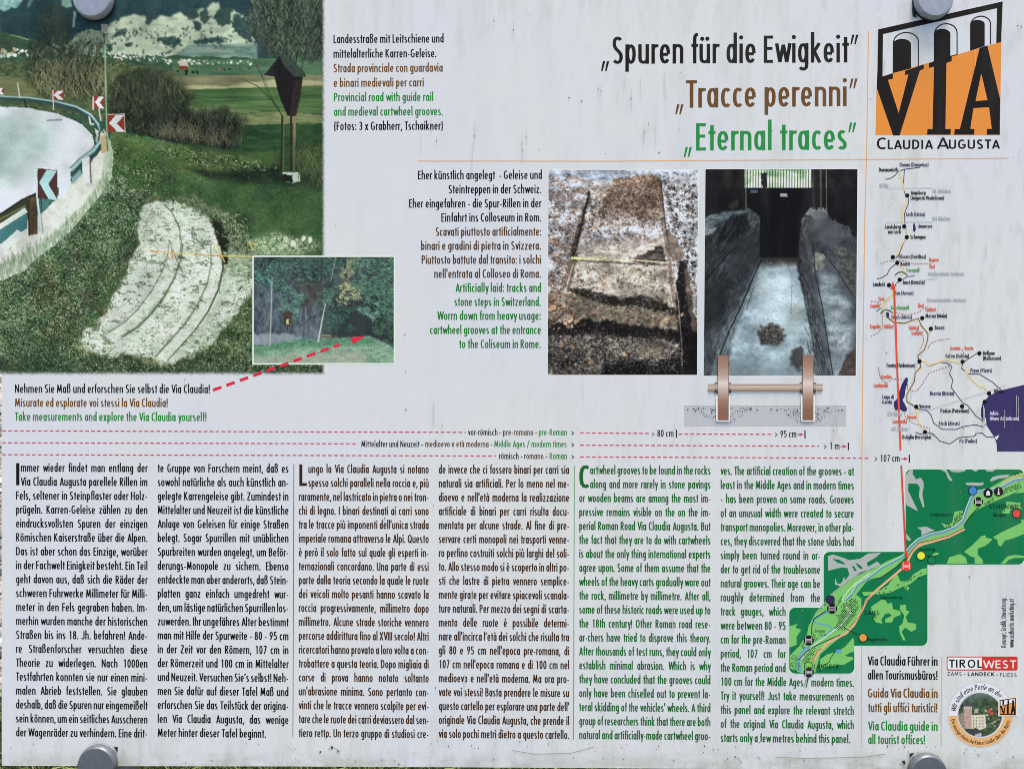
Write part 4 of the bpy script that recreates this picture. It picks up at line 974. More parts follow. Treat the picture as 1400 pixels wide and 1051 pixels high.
# ---- 4. ramp at the amphitheatre, between dark walls
def paint_ramp():
    c = Canvas(964.5, 231.5, 1172.5, 514, 1.4, 44); n = c.noise
    c.put(np.ones((c.H, c.W)), c.pal(n(10, 16, 4), [(14, 14, 14), (26, 24, 24), (36, 34, 34)]))
    # light floor
    fl = [(1043, 358), (1090, 358), (1094, 380), (1108, 440), (1126, 514), (985, 514), (1000, 450), (1020, 400), (1034, 370)]
    c.poly(fl, c.pal(n(16, 12, 5, .7), [(112, 130, 138), (136, 156, 164), (156, 176, 184), (172, 190, 196)]), 2, 6, 1)
    c.poly([(1046, 366), (1086, 366), (1090, 400), (1100, 440), (1090, 460), (1030, 450), (1030, 400)], c.pal(n(20), [(150, 168, 178), (182, 198, 204)]), 8, 14, 8, a=.7)
    c.poly([(1036, 352), (1092, 352), (1092, 362), (1042, 366)], (60, 56, 54), 3, 5, 3, a=.85)
    c.strokes(1800, fl, 3, 60, 90, [(90, 104, 112), (190, 204, 208), (120, 138, 146)], a=.28)
    c.blobs(1, [(1052, 376), (1058, 376), (1058, 379), (1052, 379)], 5, 6, [(120, 134, 140)], a=.5, elong=1.3)
    c.poly([(1080, 415), (1095, 418), (1098, 440), (1084, 436)], (150, 150, 130), 5, 6, 4, a=.35)
    # left wall
    lw = [(965, 300), (1000, 290), (1034, 284), (1040, 300), (1040, 352), (1034, 372), (1016, 410), (1000, 450), (986, 490), (965, 514)]
    rot = lambda a_, k: c.pal(np.clip(n(9, 12, 4, .7) * (1 - k) + k * (np.sin((c.X * math.cos(a_) + c.Y * math.sin(a_)) * .5 + n(12) * 7) * .25 + .5), 0, 1), [(20, 20, 21), (36, 38, 40), (54, 58, 62), (76, 84, 90)])
    c.poly(lw, rot(.5, .35), 2, 6)
    c.poly([(1036, 360), (1010, 420), (985, 500), (965, 514), (965, 470), (1000, 420), (1024, 370)], c.pal(n(5, 9), [(44, 50, 56), (80, 90, 98), (110, 122, 130)]), 5, 8, 6, a=.6)
    c.poly([(1034, 366), (1042, 362), (1026, 400), (1004, 460), (994, 514), (970, 514), (990, 450), (1014, 408)], c.pal(n(4, 10, 4), [(60, 68, 74), (104, 116, 122), (136, 150, 156)]), 4, 7, 1.5, a=.85)
    c.poly([(965, 302), (980, 292), (1010, 287), (1036, 284), (1034, 289), (1004, 296), (966, 318)], c.pal(n(10, 3), [(60, 72, 78), (110, 128, 134), (150, 166, 170)]), 2, 6, 1.5)
    c.poly([(990, 300), (1026, 290), (1030, 312), (1000, 334), (985, 330)], (18, 18, 19), 3, 6, 3, a=.8)
    c.poly([(966, 312), (982, 312), (975, 320), (966, 324)], (170, 182, 186), 2, 4, 1, a=.8)
    c.poly([(1022, 286), (1038, 286), (1040, 304), (1028, 312), (1022, 300)], c.pal(n(3), [(50, 52, 52), (120, 124, 120)]), 3, 3, .6)
    for _ in range(60):
        x = c.rng.uniform(966, 1034); y = c.rng.uniform(310, 500)
        L = c.rng.uniform(10, 40)
        if c.inside(lw, np.array([[x]]), np.array([[y]]))[0, 0]:
            c.line([(x, y), (x + L * .55, y - L)], c.rng.uniform(.6, 1.6), [(16, 16, 18), (100, 110, 116), (60, 64, 68)][c.rng.integers(0, 3)], .4)
    c.line([(966, 382), (1000, 344), (1030, 320)], 1.6, (12, 12, 13), .9)
    c.line([(986, 486), (1000, 450), (1016, 416), (1034, 372), (1042, 356)], 2, (20, 22, 24), .9)
    c.line([(1022, 424), (1032, 392)], 1.4, (70, 76, 80), .7); c.line([(1080, 366), (1084, 380), (1083, 430)], 1.2, (84, 92, 96), .45)
    c.strokes(900, lw, 7, 62, 14, [(20, 20, 22), (92, 100, 106), (60, 66, 70)], a=.35)
    c.poly([(966, 396), (1000, 380), (990, 440), (966, 480)], (20, 20, 22), 8, 12, 6, a=.55)
    # right wall
    rw = [(1094, 288), (1106, 284), (1128, 284), (1136, 300), (1160, 310), (1172, 345), (1172, 514), (1134, 514), (1118, 440), (1102, 390), (1094, 340)]
    c.poly(rw, c.pal(np.clip(n(14, 18, 5, .6) * .6 + np.clip((c.Y - 285) / 230, 0, 1) * .35, 0, 1), [(44, 46, 50), (66, 70, 76), (92, 98, 106), (120, 128, 136)]), 2, 6)
    c.poly([(1094, 300), (1112, 320), (1120, 380), (1130, 440), (1142, 514), (1118, 514), (1108, 440), (1096, 380)], c.pal(n(5, 12), [(44, 48, 52), (74, 80, 86)]), 3, 6, 1, a=.9)
    c.poly([(1118, 370), (1140, 376), (1160, 410), (1170, 440), (1164, 480), (1144, 512), (1136, 500), (1130, 450), (1122, 410)], c.pal(n(20, 7, 5, .6), [(104, 116, 124), (140, 154, 162), (170, 184, 190)]), 5, 9, 4)
    c.poly([(1096, 290), (1108, 285), (1128, 285), (1134, 296), (1116, 300)], c.pal(n(5), [(84, 90, 90), (150, 158, 156)]), 2, 4, .8)
    c.poly([(1098, 296), (1106, 296), (1104, 330), (1096, 330)], c.pal(n(2.4), [(30, 30, 30), (110, 112, 108)]), 2, 3, .6)
    c.poly([(1112, 346), (1128, 346), (1126, 368), (1114, 372)], c.pal(n(3), [(110, 112, 104), (170, 172, 160)]), 3, 4, 1)
    c.poly([(1136, 330), (1160, 340), (1172, 360), (1172, 404), (1162, 396), (1150, 364)], c.pal(n(4), [(56, 56, 56), (120, 120, 114)]), 4, 6, 1.5, a=.9)
    c.line([(1126, 345), (1146, 370), (1158, 390), (1171, 408)], 1.5, (30, 30, 32), .8); c.line([(1112, 330), (1116, 376), (1126, 420), (1134, 470), (1141, 512)], 1.6, (24, 26, 28), .8)
    c.poly([(1146, 468), (1158, 458), (1156, 466), (1148, 474)], (200, 208, 210), 2, 3, 1, a=.8)
    c.poly([(1144, 514), (1160, 484), (1173, 470), (1173, 514)], c.pal(n(5), [(58, 50, 46), (84, 74, 68)]), 2, 5, 1)
    c.strokes(900, rw, 6, 110, 30, [(36, 38, 40), (130, 138, 142), (80, 86, 90)], a=.28)
    c.strokes(500, [(1094, 370), (1108, 380), (1126, 440), (1136, 512), (1112, 512), (1104, 430)], 8, 102, 10, [(34, 36, 38), (116, 126, 132)], a=.45)
    c.line([(1098, 300), (1110, 360), (1122, 430), (1134, 500)], 5, (104, 114, 120), .35); c.poly([(1110, 290), (1132, 294), (1152, 320), (1140, 345), (1116, 330)], c.pal(n(8), [(80, 86, 90), (108, 114, 118)]), 4, 8, 5, a=.6)
    c.poly([(1000, 330), (1034, 312), (1036, 350), (1010, 384), (996, 370)], (52, 56, 60), 5, 8, 6, a=.6)
    # debris and wet patch
    c.poly([(1042, 448), (1056, 442), (1072, 448), (1076, 462), (1062, 474), (1044, 468), (1038, 460)], c.pal(n(2, 2, 3, .9), [(30, 27, 26), (64, 60, 56), (120, 122, 118)]), 6, 4, 1.2)
    c.leaves(50, [(1044, 450), (1072, 450), (1070, 470), (1046, 468)], .6, 1.6, [(34, 30, 28), (90, 86, 78), (140, 138, 128)], a=.6)
    c.poly([(1044, 366), (1086, 366), (1090, 390), (1030, 400)], (178, 196, 204), 6, 8, 9, a=.45); c.poly([(985, 490), (1126, 490), (1126, 514), (985, 514)], (84, 98, 106), 4, 8, 8, a=.4)
    c.poly([(1084, 480), (1098, 474), (1104, 490), (1098, 508), (1086, 500)], (50, 48, 48), 4, 5, 1.5, a=.85)
    # gate: bars against green, dark doors
    c.poly([(1018, 232), (1110, 232), (1110, 257), (1018, 257)], c.pal(n(12, 8), [(110, 150, 108), (164, 190, 156), (214, 224, 206)]))
    c.poly([(1030, 240), (1080, 246), (1110, 244), (1110, 257), (1022, 257)], (224, 230, 216), 3, 5, 2, a=.6)
    for i in range(24):
        x = 1022 + i * 3.8; c.line([(x, 231), (x, 258)], 1.1, (30, 34, 28), .9)
    c.poly([(1040, 238), (1048, 236), (1049, 256), (1043, 260)], (20, 22, 20), 1.5, 3)
    c.poly([(1022, 257), (1110, 257), (1108, 284), (1096, 300), (1092, 352), (1040, 352), (1040, 296), (1024, 284)], c.pal(n(6, 14), [(10, 10, 11), (18, 17, 18)]))
    c.poly([(1067, 265), (1076, 265), (1077, 269), (1067, 269)], (180, 180, 168)); c.poly([(1026, 260), (1036, 260), (1036, 264), (1026, 264)], (70, 92, 112))
    for x, w, cc in ((1016, 4, (30, 32, 30)), (1019.5, 1.6, (110, 118, 104)), (1112, 2, (50, 52, 44)), (1116, 3, (20, 20, 18)), (1122, 3, (76, 80, 64)), (1127, 2, (20, 20, 18)), (1129.5, 1.2, (120, 120, 100))):
        c.line([(x, 232), (x + 1, 286)], w, cc, .9)
    c.poly([(996, 280), (1008, 272), (1010, 284), (1000, 286)], (70, 66, 60), 2, 4, 1, a=.6)
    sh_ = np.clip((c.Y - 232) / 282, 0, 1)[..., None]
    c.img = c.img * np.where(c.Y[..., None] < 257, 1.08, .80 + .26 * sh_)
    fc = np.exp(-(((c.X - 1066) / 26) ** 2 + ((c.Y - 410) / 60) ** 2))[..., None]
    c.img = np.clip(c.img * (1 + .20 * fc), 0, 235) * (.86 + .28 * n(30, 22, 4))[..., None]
    c.grain(.06)
    return c

# ---- 5. round picture in the sticker: tower and houses
def paint_castle():
    c = Canvas(1307, 944, 1372, 1009, 2.4, 55); n = c.noise
    c.put(np.ones((c.H, c.W)), c.pal(n(4, 3, 4, .9), [(34, 48, 36), (60, 80, 54), (96, 112, 80)]))
    c.poly([(1307, 944), (1372, 944), (1372, 960), (1340, 955), (1307, 962)], c.pal(n(6), [(60, 84, 80), (110, 130, 120)]), 3, 4, 2, a=.7)
    c.poly([(1307, 975), (1320, 975), (1320, 1009), (1307, 1009)], c.pal(n(3), [(110, 110, 96), (150, 146, 128)]), 2, 3, 1)
    c.poly([(1318, 964), (1328, 964), (1328, 995), (1320, 995)], (188, 164, 154)); c.poly([(1328, 963), (1329, 963), (1329, 995), (1318, 995)], (176, 150, 142))
    c.poly([(1317, 966), (1329, 966), (1329, 996), (1319, 995)], c.pal(n(4), [(168, 138, 128), (190, 162, 152)]))
    c.poly([(1315, 966), (1322, 956), (1330, 964), (1329, 967)], (72, 72, 80))
    for i in range(4): c.poly([(1318 + i * 3, 965), (1319.6 + i * 3, 965), (1319.6 + i * 3, 968), (1318 + i * 3, 968)], (210, 200, 190))
    c.poly([(1328, 977), (1347, 976), (1348, 994), (1338, 998), (1328, 995)], c.pal(n(5), [(196, 190, 168), (216, 210, 190)]))
    for i in range(4):
        for j in range(4): c.poly([(1330 + i * 4.4, 979.5 + j * 4.2), (1331.2 + i * 4.4, 979.5 + j * 4.2), (1331.2 + i * 4.4, 981.4 + j * 4.2), (1330 + i * 4.4, 981.4 + j * 4.2)], (90, 84, 74))
    c.poly([(1322, 1000), (1334, 994), (1343, 1000), (1342, 1004), (1324, 1006)], (64, 66, 68)); c.poly([(1333, 1003), (1342, 1001), (1342, 1008), (1333, 1009)], (176, 176, 166))
    c.blobs(24, [(1346, 966), (1366, 966), (1366, 995), (1348, 995)], .6, 1.6, [(200, 200, 190), (60, 60, 56), (150, 130, 110), (40, 46, 36)], a=.85)
    c.blobs(4, [(1350, 969), (1357, 969), (1357, 975), (1350, 975)], 1.2, 2.2, [(176, 72, 56)], a=.9)
    c.poly([(1332, 968), (1337, 968), (1338, 974), (1332, 974)], (160, 164, 150), 1, 2)
    d = np.hypot(c.X - 1340, c.Y - 976.5)
    c.alpha = np.clip((30.5 - d) / 1.6, 0, 1)
    c.grain(.08)
    return c
# ------------------------------------------------------------------ surface and background: ground, grass, gravel
m, N, L, b = material('soil', 0.95)
tc = N.new('ShaderNodeTexCoord')
n1 = N.new('ShaderNodeTexNoise'); n1.inputs['Scale'].default_value = 3.0; n1.inputs['Detail'].default_value = 8
n2 = N.new('ShaderNodeTexNoise'); n2.inputs['Scale'].default_value = 90.0; n2.inputs['Detail'].default_value = 6
L.new(tc.outputs['Object'], n1.inputs['Vector']); L.new(tc.outputs['Object'], n2.inputs['Vector'])
r1 = N.new('ShaderNodeValToRGB'); r1.color_ramp.elements[0].color = (.030, .045, .014, 1); r1.color_ramp.elements[1].color = (.085, .10, .035, 1)
r1.color_ramp.elements[0].position = .35; r1.color_ramp.elements[1].position = .65
r2 = N.new('ShaderNodeValToRGB'); r2.color_ramp.elements[0].color = (.30, .25, .2, 1); r2.color_ramp.elements[1].color = (1.3, 1.25, 1.1, 1)
L.new(n1.outputs['Fac'], r1.inputs[0]); L.new(n2.outputs['Fac'], r2.inputs[0])
mu = N.new('ShaderNodeMix'); mu.data_type = 'RGBA'; mu.blend_type = 'MULTIPLY'; mu.inputs['Factor'].default_value = 1
L.new(r1.outputs[0], mu.inputs[6]); L.new(r2.outputs[0], mu.inputs[7]); L.new(mu.outputs[2], b.inputs['Base Color'])
M_SOIL = m
g = mesh_obj('ground', [(-80, -80, 0), (80, -80, 0), (80, 80, 0), (-80, 80, 0)], [(0, 1, 2, 3)], M_SOIL)
tag(g, 'dark soil and meadow ground under and behind the information board', kind='structure')

m, N, L, b = material('grit', 0.95)
tc = N.new('ShaderNodeTexCoord'); n1 = N.new('ShaderNodeTexNoise'); n1.inputs['Scale'].default_value = 60; n1.inputs['Detail'].default_value = 8
L.new(tc.outputs['Object'], n1.inputs['Vector'])
r1 = N.new('ShaderNodeValToRGB'); r1.color_ramp.elements[0].color = (.06, .05, .04, 1); r1.color_ramp.elements[1].color = (.36, .33, .28, 1)
r1.color_ramp.elements[0].position = .35; r1.color_ramp.elements[1].position = .68
L.new(n1.outputs['Fac'], r1.inputs[0]); L.new(r1.outputs[0], b.inputs['Base Color'])
M_GRIT = m
gp = mesh_obj('path', [(-9, -6, .004), (-1.19, -6, .004), (-1.19, .2, .004), (-1.25, 14, .004), (-9, 14, .004)], [(0, 1, 2, 3, 4)], M_GRIT)
tag(gp, 'grey brown gravel path left of the information board', kind='structure')

def leafy(name, c0, c1, rough=.8):
    m, N, L, b = material(name, rough)
    gi = N.new('ShaderNodeNewGeometry')
    r = N.new('ShaderNodeValToRGB'); r.color_ramp.elements[0].color = (*c0, 1); r.color_ramp.elements[1].color = (*c1, 1)
    L.new(gi.outputs['Random Per Island'], r.inputs[0]); L.new(r.outputs[0], b.inputs['Base Color'])
    return m
M_GRASS = leafy('grass_blade', (.035, .075, .012), (.20, .26, .06))
M_STRAW = leafy('dry_blade', (.12, .09, .04), (.42, .36, .2))
M_STONE = leafy('pebble', (.10, .085, .065), (.45, .42, .37), .9)
rng = np.random.default_rng(5)
def blades(n, area, mat, name, label, h0, h1, w0=.0018):
    x = rng.uniform(area[0], area[1], n); y = rng.uniform(area[2], area[3], n)
    a = rng.uniform(0, 6.283, n); h = rng.uniform(h0, h1, n); w = rng.uniform(.6, 1.6, n) * w0; le = rng.uniform(.1, .9, n) * h; z = 0.003
    dx, dy = np.cos(a), np.sin(a); la = a + rng.normal(0, .8, n) + 1.57; lx, ly = np.cos(la) * le, np.sin(la) * le
    v = np.stack([np.stack([x - dx * w, y - dy * w, 0 * x], 1), np.stack([x + dx * w, y + dy * w, 0 * x], 1),
                  np.stack([x + lx * .35 + dx * w * .7, y + ly * .35 + dy * w * .7, h * .6], 1), np.stack([x + lx * .35 - dx * w * .7, y + ly * .35 - dy * w * .7, h * .6], 1),
                  np.stack([x + lx, y + ly, h], 1)], 1).reshape(-1, 3)
    v[:, 2] += z
    i = (np.arange(n) * 5)
    f = np.concatenate([np.stack([i, i + 1, i + 2, i + 3], 1)]).tolist() + np.stack([i + 3, i + 2, i + 4], 1).tolist()
    o = mesh_obj(name, v.tolist(), f, mat)
    tag(o, label, 'grass', kind='stuff')
blades(34000, (-1.22, 1.35, -.1, .7), M_GRASS, 'grass', 'short green grass growing behind and below the board', .015, .07)
blades(60000, (-1.18, 2.4, -.9, 2.2), M_GRASS, 'grass', 'thinner green grass spreading over the meadow around the board', .02, .08, .0026)
blades(7000, (-1.22, 1.35, -.1, .7), M_STRAW, 'dry_grass', 'dry straw coloured blades lying among the green grass', .006, .03)
def pebbles(n, area, name, label, s0, s1):
    V, F = [], []
    base = [(1, 0, 0), (-.9, .1, 0), (0, 1, .1), (.1, -1, 0), (.1, 0, .8), (0, .1, -.5)]
    fc = [(0, 2, 4), (2, 1, 4), (1, 3, 4), (3, 0, 4), (2, 0, 5), (1, 2, 5), (3, 1, 5), (0, 3, 5)]
    for k in range(n):
        x, y = rng.uniform(area[0], area[1]), rng.uniform(area[2], area[3]); s = rng.uniform(s0, s1); a = rng.uniform(0, 6.28)
        e = rng.uniform(.6, 1.1, 3); c, sn = math.cos(a), math.sin(a); o = len(V)
        for p in base:
            px, py, pz = p[0] * e[0] * s, p[1] * e[1] * s, p[2] * e[2] * s
            V.append((x + px * c - py * sn, y + px * sn + py * c, .004 + s * .3 + pz))
        F += [tuple(o + i for i in f) for f in fc]
    tag(mesh_obj(name, V, F, M_STONE), label, 'gravel', kind='stuff')
pebbles(9000, (-3.2, -1.17, -.3, 3.2), 'gravel', 'loose grey and brown gravel scattered over the path', .006, .022)
pebbles(900, (-1.2, -.5, .0, .5), 'pebbles', 'small pale stones lying in the grass at the board foot', .004, .012)

# ------------------------------------------------------------------ the information board
board = empty('information_board', BOARD_M)
tag(board, 'white weathered trilingual information board with photographs, maps and columns of text', 'information board')
bpy.context.view_layer.update()

m, N, L, b = material('white_panel', 0.36, spec=.3)
tc = N.new('ShaderNodeTexCoord')
def noise(scale, detail, vec, sxyz=None, rough=.6):
    n = N.new('ShaderNodeTexNoise'); n.inputs['Scale'].default_value = scale; n.inputs['Detail'].default_value = detail; n.inputs['Roughness'].default_value = rough
    if sxyz:
        mp = N.new('ShaderNodeMapping'); mp.inputs['Scale'].default_value = sxyz; L.new(vec, mp.inputs['Vector']); L.new(mp.outputs[0], n.inputs['Vector'])
    else: L.new(vec, n.inputs['Vector'])
    return n.outputs['Fac']
def mapr(v, a, b_, c, d):
    r = N.new('ShaderNodeMapRange'); r.inputs['From Min'].default_value = a; r.inputs['From Max'].default_value = b_; r.inputs['To Min'].default_value = c; r.inputs['To Max'].default_value = d
    L.new(v, r.inputs['Value']); return r.outputs[0]
def math_(op, a, b_):
    r = N.new('ShaderNodeMath'); r.operation = op
    for i, q in enumerate((a, b_)):
        if isinstance(q, (int, float)): r.inputs[i].default_value = q
        else: L.new(q, r.inputs[i])
    return r.outputs[0]
def mixc(f, c1, c2):
    r = N.new('ShaderNodeMix'); r.data_type = 'RGBA'
    if isinstance(f, (int, float)): r.inputs['Factor'].default_value = f
    else: L.new(f, r.inputs['Factor'])
    for i, q in ((6, c1), (7, c2)):
        if isinstance(q, tuple): r.inputs[i].default_value = (*q, 1)
        else: L.new(q, r.inputs[i])
    return r.outputs[2]
V = tc.outputs['Object']
sep = N.new('ShaderNodeSeparateXYZ'); L.new(V, sep.inputs[0])
broad = noise(2.6, 3, V)
base = mixc(mapr(broad, .4, .62, 0, 1), tuple(ink((206, 210, 218))), tuple(ink((209, 212, 213))))
# dirt is thicker to the right and along the top and bottom edges, where water stays
wet = math_('MAXIMUM', mapr(sep.outputs['Y'], -.36, -.455, 0, 1), mapr(sep.outputs['Y'], .36, .46, 0, .8))
wet = math_('MAXIMUM', wet, mapr(sep.outputs['X'], -.1, .62, 0.05, .75))
streak = mapr(noise(26, 5, V, (1, .07, 1)), .48, .74, 0, 1)
algae = mapr(noise(70, 6, V, (1, .30, 1), .7), .50, .72, 0, 1)
film = math_('MULTIPLY', math_('ADD', math_('MULTIPLY', streak, .34), math_('MULTIPLY', algae, .38)), math_('ADD', wet, .13))
c1 = mixc(film, base, (.36, .37, .24))
spot = mapr(noise(420, 3, V, (1, .8, 1)), .66, .74, 0, 1)
spot = math_('MULTIPLY', spot, math_('MULTIPLY', mapr(noise(22, 4, V), .5, .7, 0, 1), math_('ADD', wet, .10)))
c2 = mixc(math_('MULTIPLY', spot, .5), c1, (.16, .15, .10))
edge = math_('MULTIPLY', mapr(sep.outputs['Y'], -.430, -.452, 0, 1), mapr(noise(60, 5, V, (.5, 1, 1)), .38, .62, 0, .55))
c3 = mixc(edge, c2, (.34, .31, .20))
fine = mapr(noise(700, 2, V), .2, .8, .965, 1.035)
vm = N.new('ShaderNodeVectorMath'); vm.operation = 'SCALE'; L.new(c3, vm.inputs[0]); L.new(fine, vm.inputs['Scale'])
L.new(vm.outputs[0], b.inputs['Base Color'])
L.new(mapr(broad, .3, .7, .32, .5), b.inputs['Roughness'])
M_PANEL = m

M_EDGE, _, _, b = material('panel_edge', .6); b.inputs['Base Color'].default_value = (.55, .54, .48, 1)
# outline in photo pixels; slightly rounded corners
out = [(2.0, -4.0), (1440, -6.0), (1440, 1052.3), (1000, 1050.6), (700, 1048.6), (400, 1047.0), (2.4, 1046.4)]
T = .006
vs = [loc(x, y, 0) for x, y in out] + [loc(x, y, -T) for x, y in out]
n = len(out)
bevel = [loc(x, y, 0) for x, y in out]
panel = mesh_obj('panel', vs, [tuple(range(n))[::-1], tuple(range(n, 2 * n))] + [(i, (i + 1) % n, n + (i + 1) % n, n + i) for i in range(n)], M_PANEL, board)

# ---- printed photographs
BLACK, BROWN, GREEN = (8, 7, 8), (84, 56, 26), (36, 116, 52)
DB, DG = (58, 34, 10), (16, 96, 34)
c = paint_road(); c.build('photograph', board, 'green tinted photograph of a mountain road with guard rail and pale rock grooves')
sh = lambda X, Y: (X - (Y - 232) * .0045, Y)
p = Print(.00001)
p.rect(345, 349.5, 540.5, 498.5, (214, 226, 214)); p.build('photograph_border', board)
c = paint_wood(); c.build('photograph', board, 'small inset photograph of a wooded rock wall with a bench', z=.00002)
p = Print(0); p.poly([(749, 231.5), (955.5, 231.5), (953.5, 514.5), (747.6, 514.5)], (226, 224, 220)); p.build('photograph_border', board)
c = paint_steps(); c.build('photograph', board, 'photograph of leaf strewn stone steps with wheel tracks', z=.00002, shear=sh)
p = Print(0); p.poly([(964, 230.5), (1174, 230.5), (1171, 515.5), (961.8, 515.5)], (226, 224, 222)); p.build('photograph_border', board)
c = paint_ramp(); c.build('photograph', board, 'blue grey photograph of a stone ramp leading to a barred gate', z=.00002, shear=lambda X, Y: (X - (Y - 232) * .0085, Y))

# ---- texts
def quote(p, x, y, h, col):
    for k in (0, 1):
        X = x + k * h * .40
        p.poly([(X + h * .16, y - h), (X + h * .42, y - h), (X + h * .14, y), (X - h * .02, y)], col)
def title(s, x0, y0, x1, y1, cap, col, q0, q1):
    p = Print(.0001)
    p.text(s, x0, y0, cap, col, x1=x1, y1=y1, bold=.98)
    quote(p, *q0, 13.5, col); quote(p, *q1, 13.2, col)
    p.build('title', board)
title('Spuren für die Ewigkeit', 837, 87.8, 1159.6, 85.6, 37.3, (30, 26, 20), (822, 97.5), (1162.8, 61))
title('Tracce perenni', 938, 147.6, 1157.5, 145.2, 37.5, (104, 72, 36), (923.5, 156.5), (1161.5, 121))
title('Eternal traces', 951.5, 206, 1157.5, 204.8, 37.2, (38, 136, 66), (935, 215), (1160, 181))

def block(name, rows, cap, label=None, right=False, bold=1.06):
    p = Print(.0001)
    for s, x0, x1, y, col in rows: p.text(s, x0, y, cap, col, x1=x1, bold=bold)
    return p.build(name, board, label)
B3, G3 = (104, 68, 16), (26, 128, 46)
for lab, rows in (('black German caption beside the road photograph', [('Landesstraße mit Leitschiene und', 456, 606.5, 59.4, BLACK), ('mittelalterliche Karren-Geleise.', 456, 596.5, 79.4, BLACK)]),
                  ('brown Italian caption beside the road photograph', [('Strada provinciale con guardavia', 456, 605.2, 99.1, B3), ('e binari medievali per carri', 456.3, 579.4, 119.1, B3)]),
                  ('green English caption beside the road photograph', [('Provincial road with guide rail', 456.6, 592.3, 138.8, G3), ('and medieval cartwheel grooves.', 456.6, 605.5, 158.5, G3)]),
                  ('black photo credit in brackets', [('(Fotos: 3 x Grabherr, Tschaikner)', 456.6, 605.8, 178.2, BLACK)])):
    block('caption', rows, 11.4, lab)
B2, G2 = (78, 50, 18), (20, 114, 38)
for lab, rows in (('black right aligned German caption', [('Eher künstlich angelegt  - Geleise und', 571.4, 740.9, 245.3, BLACK), ('Steintreppen in der Schweiz.', 613.3, 739.9, 264.6, BLACK),
                   ('Eher eingefahren - die Spur-Rillen in der', 559.2, 739.9, 284.0, BLACK), ('Einfahrt ins Colloseum in Rom.', 603.4, 739.9, 303.2, BLACK)]),
                  ('brown right aligned Italian caption', [('Scavati piuttosto artificialmente:', 595.7, 739.8, 322.5, B2), ('binari e gradini di pietra in Svizzera.', 575.7, 739.6, 341.7, B2),
                   ('Piuttosto battute dal transito: i solchi', 576.5, 739.7, 360.8, B2), ("nell'entrata al Colloseo di Roma.", 593.8, 739.5, 379.9, B2)]),
                  ('green right aligned English caption', [('Artificially laid: tracks and', 622.9, 739.6, 399.1, G2), ('stone steps in Switzerland.', 621.5, 739.3, 418.2, G2), ('Worrn down from heavy usage:', 598.1, 739.3, 437.2, G2),
                   ('cartwheel grooves at the entrance', 588.0, 739.4, 456.5, G2), ('to the Coliseum in Rome.', 627.9, 739.2, 475.8, G2)])):
    block('caption', rows, 11.5, lab)
block('caption', [('Nehmen Sie Maß und erforschen Sie selbst die Via Claudia!', 20.5, 286.9, 536.9, BLACK)], 11.5, 'black line below the road photograph')
block('caption', [('Misurate ed esplorate voi stessi la Via Claudia!', 20.5, 229.4, 555.8, B3)], 11.3, 'brown line below the road photograph')
block('caption', [('Take measurements and explore the Via Claudia yourself!', 20.5, 282.3, 574.9, G3)], 11.3, 'green line below the road photograph')

